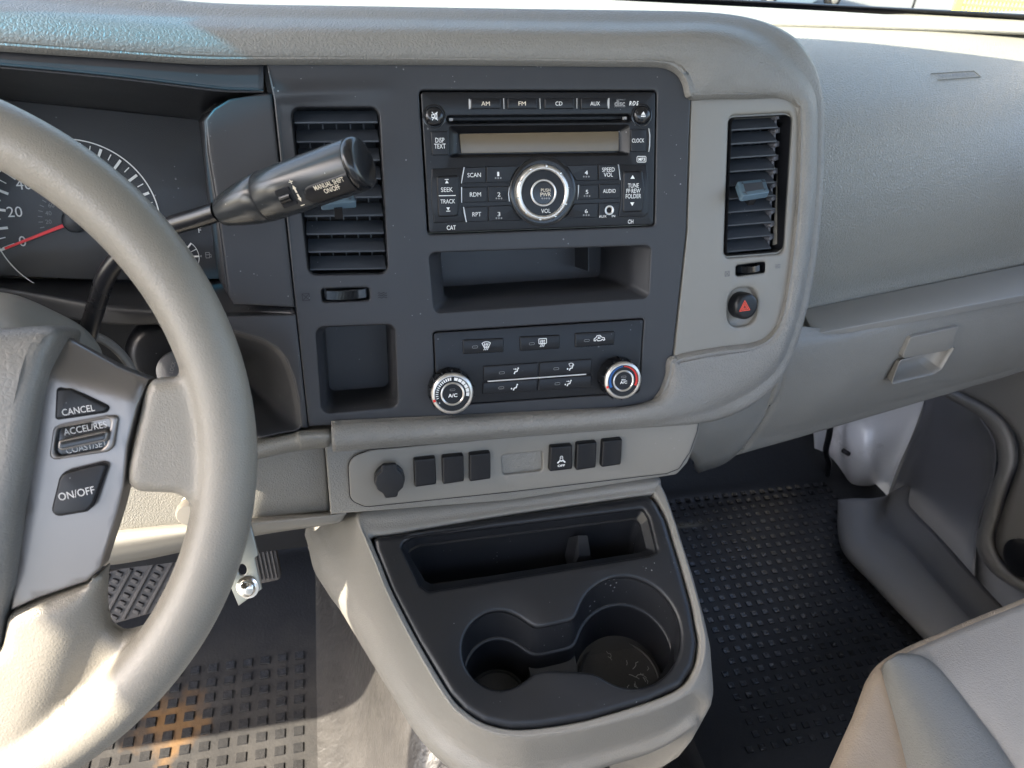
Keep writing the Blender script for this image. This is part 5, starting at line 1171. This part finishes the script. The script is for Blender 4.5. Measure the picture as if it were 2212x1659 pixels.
mb = MB(); mb.plate(Bp, Bp.px([(505, 1130), (541, 1133), (547, 1156), (558, 1199), (550, 1206), (565, 1273), (515, 1309), (496, 1264)]), 0, -.002, .0006, [hole]); mb.obj('plate', m_metal, brk)
c_ = Bp.ab(534, 1270, .002); mb = MB(); mb.lathe(Bp, *c_, [(.0085, 0), (.0085, .0015), (.0066, .0018), (.0062, .0055), (.0052, .0065)], 28, cap1=True); mb.obj('bolt', m_chrome, brk, ang=50)
# ================================================================== PASSENGER SIDE BODY PARTS
kick = thing('white_body_pillar', 'white painted inner body panel showing below the glovebox beside the passenger door', 'body panel', at_y(1850, 1000, 1.0))
def YL(pts): return [at_y(*q) for q in pts]
mb = MB(); mb.loft([YL([(1750, 860, 1.06), (1758, 940, 1.05), (1762, 990, 1.05), (1778, 1016, 1.05), (1800, 1045, 1.05)]),
                    YL([(1805, 860, 1.05), (1800, 935, 1.04), (1800, 985, 1.03), (1808, 1020, 1.03), (1822, 1060, 1.035)]),
                    YL([(1840, 860, 1.02), (1830, 925, 1.005), (1836, 975, .985), (1840, 1020, .98), (1836, 1080, 1.0)]),
                    YL([(1875, 850, .995), (1872, 915, .985), (1875, 970, .96), (1878, 1010, .955), (1870, 1082, .99)]),
                    YL([(1930, 830, .99), (1918, 900, .98), (1912, 955, .965), (1900, 1015, .97), (1893, 1082, .985)]),
                    YL([(1965, 820, .975), (1962, 885, .97), (1945, 950, .965), (1925, 1015, .965), (1912, 1079, .97)]),
                    YL([(2010, 820, .96), (1992, 880, .96), (1968, 945, .955), (1938, 1010, .955), (1918, 1060, .955)])], 6, 6); mb.obj('panel', m_whitepaint, kick, ang=70, solid=.002)
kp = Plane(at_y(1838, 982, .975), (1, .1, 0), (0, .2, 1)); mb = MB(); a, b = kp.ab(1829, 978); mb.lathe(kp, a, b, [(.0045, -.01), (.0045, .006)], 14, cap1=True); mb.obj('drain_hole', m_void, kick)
mb = MB(); a, b = kp.ab(1902, 905); mb.box(kp, a-.008, a+.004, b-.004, b+.006, -.02, .004); mb.obj('clip', m_doordark, kick)
cb = MB(); cb.tube(crom(YL([(1800, 870, 1.02), (1792, 935, 1.015), (1784, 975, 1.012), (1790, 1000, 1.01), (1786, 1030, 1.01)]), 5), .006, 8); cab = tag(cb.obj('cable', m_black, None), 'thin black cable hanging beside the white painted pillar', 'cable')
sill = thing('door_sill', 'grey plastic scuff plate along the passenger door opening', 'door sill', at_z(1950, 1230, .03))
mb = MB(); mb.loft([[at_z(*q) for q in r_] for r_ in ([(1812, 1080, .0), (1816, 1080, .03), (1850, 1078, .05), (1880, 1078, .05), (1910, 1072, .03), (1924, 1064, .012), (1970, 1042, .012)],
        [(1812, 1150, .0), (1818, 1148, .03), (1850, 1128, .05), (1885, 1118, .05), (1902, 1115, .03), (1916, 1107, .012), (1962, 1085, .012)],
        [(1826, 1196, .0), (1832, 1194, .03), (1862, 1172, .05), (1895, 1150, .05), (1920, 1142, .03), (1934, 1134, .012), (1980, 1112, .012)],
        [(1873, 1248, .0), (1880, 1244, .03), (1915, 1215, .05), (1955, 1188, .05), (1975, 1198, .03), (1989, 1190, .012), (2035, 1168, .012)],
        [(2006, 1388, .0), (2014, 1384, .03), (2050, 1362, .05), (2085, 1334, .05), (2105, 1342, .03), (2119, 1334, .012), (2165, 1312, .012)],
        [(2180, 1560, .0), (2190, 1550, .03), (2220, 1530, .05), (2260, 1500, .05), (2280, 1505, .03), (2294, 1497, .012), (2340, 1475, .012)])], 6, 5); mb.obj('scuff_plate', m_door, sill, ang=70, solid=.002)
door = thing('passenger_door', 'grey passenger door panel with a darker map pocket and pale raised border', 'door', (1.02, .7, .2))
XD = 1.02
def XL(pts, X=XD): return [at_x(x, y, X+d) for x, y, d in pts]
mb = MB(); mb.loft([XL([(1992, 780, .03), (1994, 882, .03), (1965, 960, .03), (1932, 1046, .03), (1912, 1085, .03), (1902, 1120, .03)]),
                    XL([(2040, 800, .035), (2030, 880, .04), (2000, 960, .05), (1975, 1046, .05), (1960, 1090, .05), (1950, 1150, .05)]),
                    XL([(2070, 800, .03), (2090, 900, .04), (2115, 960, .055), (2110, 1046, .06), (2080, 1130, .06), (2030, 1230, .06)]),
                    XL([(2080, 790, .01), (2108, 885, .02), (2148, 960, .03), (2142, 1046, .04), (2112, 1140, .04), (2100, 1330, .05)])], 6, 6); mb.obj('map_pocket', m_doordark, door, ang=70, solid=.002)
bor = [(2030, 840), (2075, 862), (2118, 885), (2152, 915), (2172, 955), (2176, 1003), (2163, 1040), (2150, 1080), (2140, 1120), (2128, 1166), (2140, 1205), (2172, 1242), (2240, 1285), (2300, 1320)]
mb = MB(); mb.loft([[at_x(x-20, y+3, XD+.02), at_x(x-14, y+2, XD-.004), at_x(x, y, XD-.010), at_x(x+14, y-3, XD-.004), at_x(x+22, y-5, XD+.012)] for x, y in bor], 5, 4); mb.obj('pocket_border', m_door, door, ang=70)
mb = MB(); mb.loft([XL([(2020, 770, .0), (2040, 830, .006), (2140, 880, .006), (2195, 940, .006), (2200, 1003, .006), (2170, 1090, .006), (2150, 1165, .006), (2170, 1215, .006), (2250, 1275, .006), (2320, 1310, .006)]),
                    XL([(2100, 740, .0), (2140, 790, .0), (2210, 850, .0), (2260, 930, .0), (2280, 1003, .0), (2280, 1090, .0), (2280, 1165, .0), (2290, 1215, .0), (2320, 1260, .0), (2360, 1290, 0)]),
                    XL([(2300, 640, .0), (2330, 690, .0), (2360, 750, 0), (2400, 880, 0), (2420, 1003, 0), (2420, 1090, 0), (2420, 1165, .0), (2420, 1215, .0), (2420, 1250, .0), (2440, 1280, 0)])], 5, 5); mb.obj('door_skin', m_door, door, ang=70, solid=.003)
mb = MB(); dpl = Plane(at_x(2205, 1205, XD-.002), (0, -1, 0), (0, 0, 1)); mb.lathe(dpl, 0, 0, [(.030, -.01), (.030, .004), (.022, .008)], 24, cap1=True); mb.obj('pocket_hole', m_black, door)
# ================================================================== PASSENGER SEAT
mb = MB(); mb.loft([XL([(1960, 1040, .055), (1930, 1110, .055), (1940, 1180, .055), (1960, 1260, .055)]), XL([(2120, 1000, .062), (2110, 1120, .062), (2100, 1230, .062), (2120, 1400, .062)]), XL([(2300, 1000, .05), (2300, 1150, .05), (2300, 1300, .05), (2340, 1480, .05)])], 4, 4); mb.obj('lower_trim', m_doordark, door, ang=70, solid=.002)
seat = thing('passenger_seat', 'grey cloth passenger seat cushion with a leatherette side bolster', 'seat', at_z(2050, 1500, .36))
ZS = .37
edge = [(2760, 1060), (2590, 1138), (2420, 1215), (2300, 1262), (2212, 1300), (2150, 1325), (2098, 1346), (2040, 1372), (2000, 1388), (1950, 1412), (1915, 1432), (1893, 1458), (1880, 1490), (1862, 1540), (1840, 1590), (1810, 1660), (1770, 1760)]
def er(k, x, y):
    p = at_z(x, y, ZS); side_ = max(0, min(1, (k-9)/2.0)); 
    inn = p+V3(.10, -.10, -.02)*(1-side_)+V3(.09, -.03, -.02)*side_; m1 = p+V3(.03, -.035, .0)*(1-side_)+V3(.025, -.005, .0)*side_
    o1 = p+V3(-.002, .004, -.02); o2 = p+V3(.0, -.01, -.10)+V3(.015, 0, 0)*side_; o3 = p+V3(.01, -.05, -.3)
    return [inn, m1, p, o1, o2, o3]
mb = MB(); mb.loft([er(k, x, y) for k, (x, y) in enumerate(edge)], 5, 5, flip=True); mb.obj('cushion_side', m_pile, seat, ang=80)
mb = MB(); mb.loft([[at_z(x, y, ZS+.004+dz) for x, y, dz in r_] for r_ in ([(2760, 1062, -.004), (2420, 1216, -.004), (2300, 1264, -.003), (2212, 1303, -.003), (2098, 1349, -.003), (2000, 1391, -.003), (1950, 1415, -.004), (1922, 1436, -.006)],
      [(2800, 1180, .006), (2450, 1330, .006), (2330, 1370, .006), (2250, 1400, .006), (2150, 1430, .006), (2060, 1448, .006), (2000, 1450, .005), (1950, 1448, .002)],
      [(2860, 1330, .008), (2480, 1480, .008), (2380, 1500, .008), (2300, 1520, .008), (2220, 1540, .008), (2150, 1540, .008), (2080, 1520, .005), (2020, 1500, .0)],
      [(2960, 1560, .008), (2560, 1700, .008), (2480, 1720, .008), (2420, 1740, .008), (2340, 1740, .008), (2280, 1720, .008), (2210, 1690, .004), (2160, 1670, -.002)])], 6, 5); mb.obj('cushion_top', m_fabric, seat, ang=80, solid=.004)
mb = MB()
bl = [((1908, 1468), (1916, 1432), (1942, 1418), (1960, 1422)), ((1910, 1510), (1930, 1455), (1985, 1424), (2012, 1440)), ((1922, 1560), (1955, 1500), (2030, 1465), (2058, 1492)), ((1945, 1625), (1990, 1560), (2080, 1530), (2110, 1565)), ((1975, 1700), (2030, 1640), (2135, 1605), (2165, 1640)), ((2010, 1790), (2080, 1740), (2200, 1710), (2235, 1740))]
mb.loft([[at_z(*p0, ZS-.012), at_z(*p1, ZS+.012), at_z(*p2, ZS+.012), at_z(*p3, ZS-.002)] for p0, p1, p2, p3 in bl], 6, 8); mb.obj('side_bolster', m_bolster, seat, ang=80, solid=.003)

# short fibres standing off the pile cloth along its edges
rf = random.Random(3); m = MB(); ee = crom([np.array(q, float) for q in edge], 40)
for x, y in ee[140:]:
    for k in range(5):
        p = at_z(x+rf.uniform(-3, 3), y+rf.uniform(-2, 2), ZS)+V3(0, 0, -rf.uniform(0, .02)); d = V3(-.5, .6, .5)+V3(*[rf.uniform(-.6, .6) for _ in range(3)]); l = rf.uniform(.0015, .0045); s_ = V3(.0004, 0, 0)
        m.add([p-s_, p+s_, p+nrm(d)*l], [(0, 1, 2)])
o = m.obj('pile_fibres', m_pile, seat, merge=False, smooth=False); o['kind'] = 'stuff'
# ================================================================== CAB SHELL (roof, pillars, glass) AND OUTSIDE
RAIL = 1.355; BULK = 1.0
m_shell = mat('headliner_cloth', (0.62, 0.61, 0.58), 0.9)
m_paint = mat('white_cab_paint', (0.7, 0.7, 0.7), 0.4); m_doorout = m_door
def glassmat(name, col, gl=.04):
    m = bpy.data.materials.new(name); m.use_nodes = True; N = m.node_tree.nodes; L = m.node_tree.links; N.clear()
    o = N.new('ShaderNodeOutputMaterial'); t = N.new('ShaderNodeBsdfTransparent'); t.inputs[0].default_value = (*col, 1)
    g = N.new('ShaderNodeBsdfGlossy'); g.inputs['Roughness'].default_value = .02; x = N.new('ShaderNodeMixShader'); x.inputs[0].default_value = gl
    L.new(t.outputs[0], x.inputs[1]); L.new(g.outputs[0], x.inputs[2]); L.new(x.outputs[0], o.inputs[0]); return m
m_glass = glassmat('clear_windscreen', (.71, .75, .72)); m_band = glassmat('blue_shade_band', (.004, .135, .26))
def wy(z): return 1.16-(z-.84)*1.22                            # windscreen lean: Y at height z
def wpt(X, z, d=0): return V3(X, wy(z)-.16*max(0, abs(X-.15)-.15)-d, z)
XS = [-.72, -.5, -.25, 0, .15, .3, .55, .8, 1.0]
shield = thing('windscreen', 'sloping front windscreen with a blue shade band above the dashboard', 'windscreen', (.15, 1.0, 1.0))
zt, zb_ = 1.358, 1.290
mb = MB(); mb.loft([[wpt(x, z) for z in (.845, 1.0, 1.1, 1.2, zb_)] for x in XS], 3, 3); mb.obj('glass', m_glass, shield, ang=80)
mb = MB(); mb.loft([[wpt(x, z) for z in (zb_, zb_+.03, zt)] for x in XS], 3, 3); mb.obj('shade_band', m_band, shield, ang=80)
mb = MB(); mb.loft([[wpt(x, z, d) for z, d in ((.838, -.002), (.842, .006), (.853, .006), (.855, -.002))] for x in XS+[1.02]], 3, 3); mb.obj('lower_seal', m_black, shield, ang=70)
def visor(x0, x1, z0, z1, label, sl=0):  # added out of view, sized to shape the sun patches on the dash
    t = thing('added_visor', label, 'sun visor', wpt((x0+x1)/2, z1, .03), 'added visors shading the dash at the windscreen')
    m = MB(); m.loft([[wpt(x, z, .03+d) for z, d in ((z1, 0), (z1, .012), (z0-sl*max(0, x-.25), .012), (z0-sl*max(0, x-.25), 0), (z1, 0))] for x in np.linspace(x0, x1, 5)], 2, 2); m.obj('flap', m_shell, t, ang=60)
    m = MB(); m.tube([wpt(x0, z1, .036), wpt(x1, z1, .036)], .006, 8); m.obj('hinge_rod', m_door, t)
visor(-.76, -.14, 1.215, 1.272, 'added sun visor out of view, shading the dash on the driver side')
visor(-.10, .98, 1.115, 1.302, 'added sun visor out of view, shading the passenger dash pad', .11)
cab = thing('cab_shell', 'cab roof lining with door openings above the seats', 'cab', (.15, .0, 1.3))
ROOFZ = 1.42
mb = MB(); mb.loft([[V3(x, y, ROOFZ-.03*abs(x-.15)**2) for y in (-1.1, -.6, -.1, .3, wy(zt)-.02-.16*max(0, abs(x-.15)-.15))] for x in (-.75, -.4, 0, .4, .8, 1.05)], 3, 3); mb.obj('roof_lining', m_shell, cab, solid=.03)
mb = MB(); mb.loft([[wpt(x, z, .005) for z in (1.305, 1.34, 1.40, 1.42)] for x in (-.448, -.1, .3, .7, 1.05)], 2, 2); mb.obj('sun_block_header', m_shell, cab, solid=.02)  # unseen header strips, edges set to limit the blue sun patch
mb = MB(); mb.loft([[wpt(x, z, .005) for z in (zt-.006, 1.39, 1.42)] for x in (-.80, -.6, -.44)], 2, 2); mb.obj('sun_block_header', m_shell, cab, solid=.02)
mb = MB(); mb.box(Plane((-.76, 0, 0), (0, 1, 0), (0, 0, 1)), -1.1, .43, RAIL, 1.44, -.02, .02); mb.obj('door_rail', m_shell, cab)
mb = MB(); mb.box(Plane((1.06, 0, 0), (0, 1, 0), (0, 0, 1)), -1.1, .5, 1.33, 1.44, -.02, .02); mb.obj('door_rail', m_shell, cab)
def post(name, a, b, r, mt=None):
    m = MB(); m.tube([a, b], r, 10); return m.obj(name, mt or m_shell, cab)
post('front_pillar', V3(1.09, wy(.80)-.12, .80), V3(1.06, wy(zt)-.14, zt+.04), .035)
post('front_pillar', V3(-.80, wy(.80)-.13, .80), V3(-.78, wy(zt)-.14, zt+.04), .035)
post('rear_pillar', V3(1.06, -.35, .0), V3(1.02, -.40, zt+.03), .05); post('rear_pillar', V3(-.78, -.45, .0), V3(-.76, -.45, zt+.03), .05)
mb = MB(); mb.box(Plane((1.15, 0, 0), (0, 1, 0), (0, 0, 1)), -.35, 1.0, .0, .80, -.02, .02); mb.obj('door_outer_panel', m_door, cab)
mb = MB(); mb.box(Plane((.15, -1.0, 0), (1, 0, 0), (0, 0, 1)), -.92, .92, -.1, BULK, -.02, .02); mb.obj('bulkhead', m_paint, cab)
# driver's footwell side and firewall
mb = MB(); mb.box(Plane((.15, 1.36, 0), (1, 0, 0), (0, 0, 1)), -1.0, 1.0, -.1, .70, -.02, .02); mb.obj('firewall', m_black, cab)
mb = MB(); mb.box(Plane((-.82, 0, 0), (0, 1, 0), (0, 0, 1)), .72, 1.34, -.1, .70, -.02, .02); mb.obj('kick_panel', m_door, cab)
mb = MB(); mb.box(Plane((1.09, 0, 0), (0, 1, 0), (0, 0, 1)), .95, 1.34, -.1, .70, -.02, .02); mb.obj('kick_panel', m_door, cab)
# outside
m_asph = mat('pale_asphalt', (.14, .14, .135), .85, bump=('noise', .02, .3), var=.15)
mb = MB(); mb.add([V3(x, y, -.65) for x, y in ((-150, -150), (150, -150), (150, 150), (-150, 150))], [(0, 1, 2, 3)]); struct(mb.obj('ground', m_asph, None, smooth=False))

def outside_at(x, y): return at_z(x, y, -.65)
# small trolley out on the lot
g = outside_at(1795, 17); car = thing('utility_trolley', 'pale blue grey trolley on small dark wheels seen low through the windscreen', 'trolley', g)
m_carp = mat('pale_blue_metal_paint', (.34, .44, .48), .3, coat=.5)
cl = Plane((g[0], g[1], -.65), nrm([1, .15, 0]), (0, 0, 1))
mb = MB(); mb.plate(cl, fillet([(-1.5, .04), (-.35, .04), (-.12, .16), (.0, .30), (.28, .30), (.30, .72), (-1.5, .72)], .03, 4), -.05, -.8, .03, back=True); mb.obj('body', m_carp, car, ang=50)
mb = MB(); mb.tube(crom([cl.w(-1.4, .7, -.4), cl.w(-1.62, .95, -.4), cl.w(-1.75, 1.0, -.4)], 5), .02, 8); mb.obj('handle', m_black, car)
for xx in (-1.2, .02):
    m = MB(); m.lathe(cl, xx, .125, [(.12, -.1), (.125, .0), (.115, .02), (.07, .022)], 24, cap1=True); wh = m.obj('wheel', m_rubber, car, ang=50)
    m = MB(); m.lathe(cl, xx, .125, [(.068, .02), (.06, .03), (.02, .04)], 16, cap1=True); m.obj('rim', m_silver, wh, ang=50)
for k, (px_, py_, dx) in enumerate(((1921, 30, 0), (1940, 32, 0))):
    b = outside_at(px_, py_); m = MB(); m.tube([b, b+V3(0, 0, 1.1)], .05, 12); m.tube([b+V3(0, 0, 1.1), b+V3(0, 0, 1.14)], .055, 12)
    tag(m.obj('bollard', m_whitepaint, None), ('white bollard nearer the trolley' if k == 0 else 'white bollard nearer the thin dark pole'), 'bollard', 'white bollards beyond the windscreen')
b = outside_at(1966, 33); m = MB(); m.tube([b, b+V3(.02, 0, 1.6)], .018, 8); m.tube([b, b+V3(0, 0, .1)], .05, 10); tag(m.obj('dark_pole', m_black, None), 'thin dark pole standing beside the white bollards', 'pole')
m_yel = mat('yellow_paint', (.75, .60, .12), .5)
A, B = outside_at(2050, 44), outside_at(2290, 60); A[2] = B[2] = -.65
cg = Plane(A, nrm([B[0]-A[0], B[1]-A[1], 0]), (0, 0, 1)); W_ = np.linalg.norm(B-A)
cage = thing('yellow_lattice_panel', 'yellow lattice panel standing on the lot at the right edge of the windscreen', 'lattice panel', A)
m = MB(); m.box(cg, 0, .10, 0, 1.9, -.04, .04); m.obj('post', m_yel, cage); m = MB(); m.box(cg, W_, W_+.08, 0, 1.9, -.04, .04); m.obj('post', m_yel, cage)
m = MB()
k = .10
while k < W_: m.box(cg, k, k+.022, .12, 1.85, -.01, .0); k += .058
k = .12
while k < 1.9: m.box(cg, .1, W_, k, k+.03, .002, .012); k += .085
o = m.obj('lattice', m_yel, cage, smooth=False); o['kind'] = 'stuff'
m = MB(); m.box(cg, .35, W_, .0, .10, .06, .12); m.obj('base_rail', m_yel, cage)

lens = MB(); lens.plate(Gc.off(.014), Gc.px([(-160, 205), (425, 268), (437, 330), (470, 590), (200, 606), (-160, 596)], .014), 0, -.0015, 0); lens.obj('lens', glassmat('clear_gauge_lens', (.96, .97, .97), .004), clu)
make_texts()
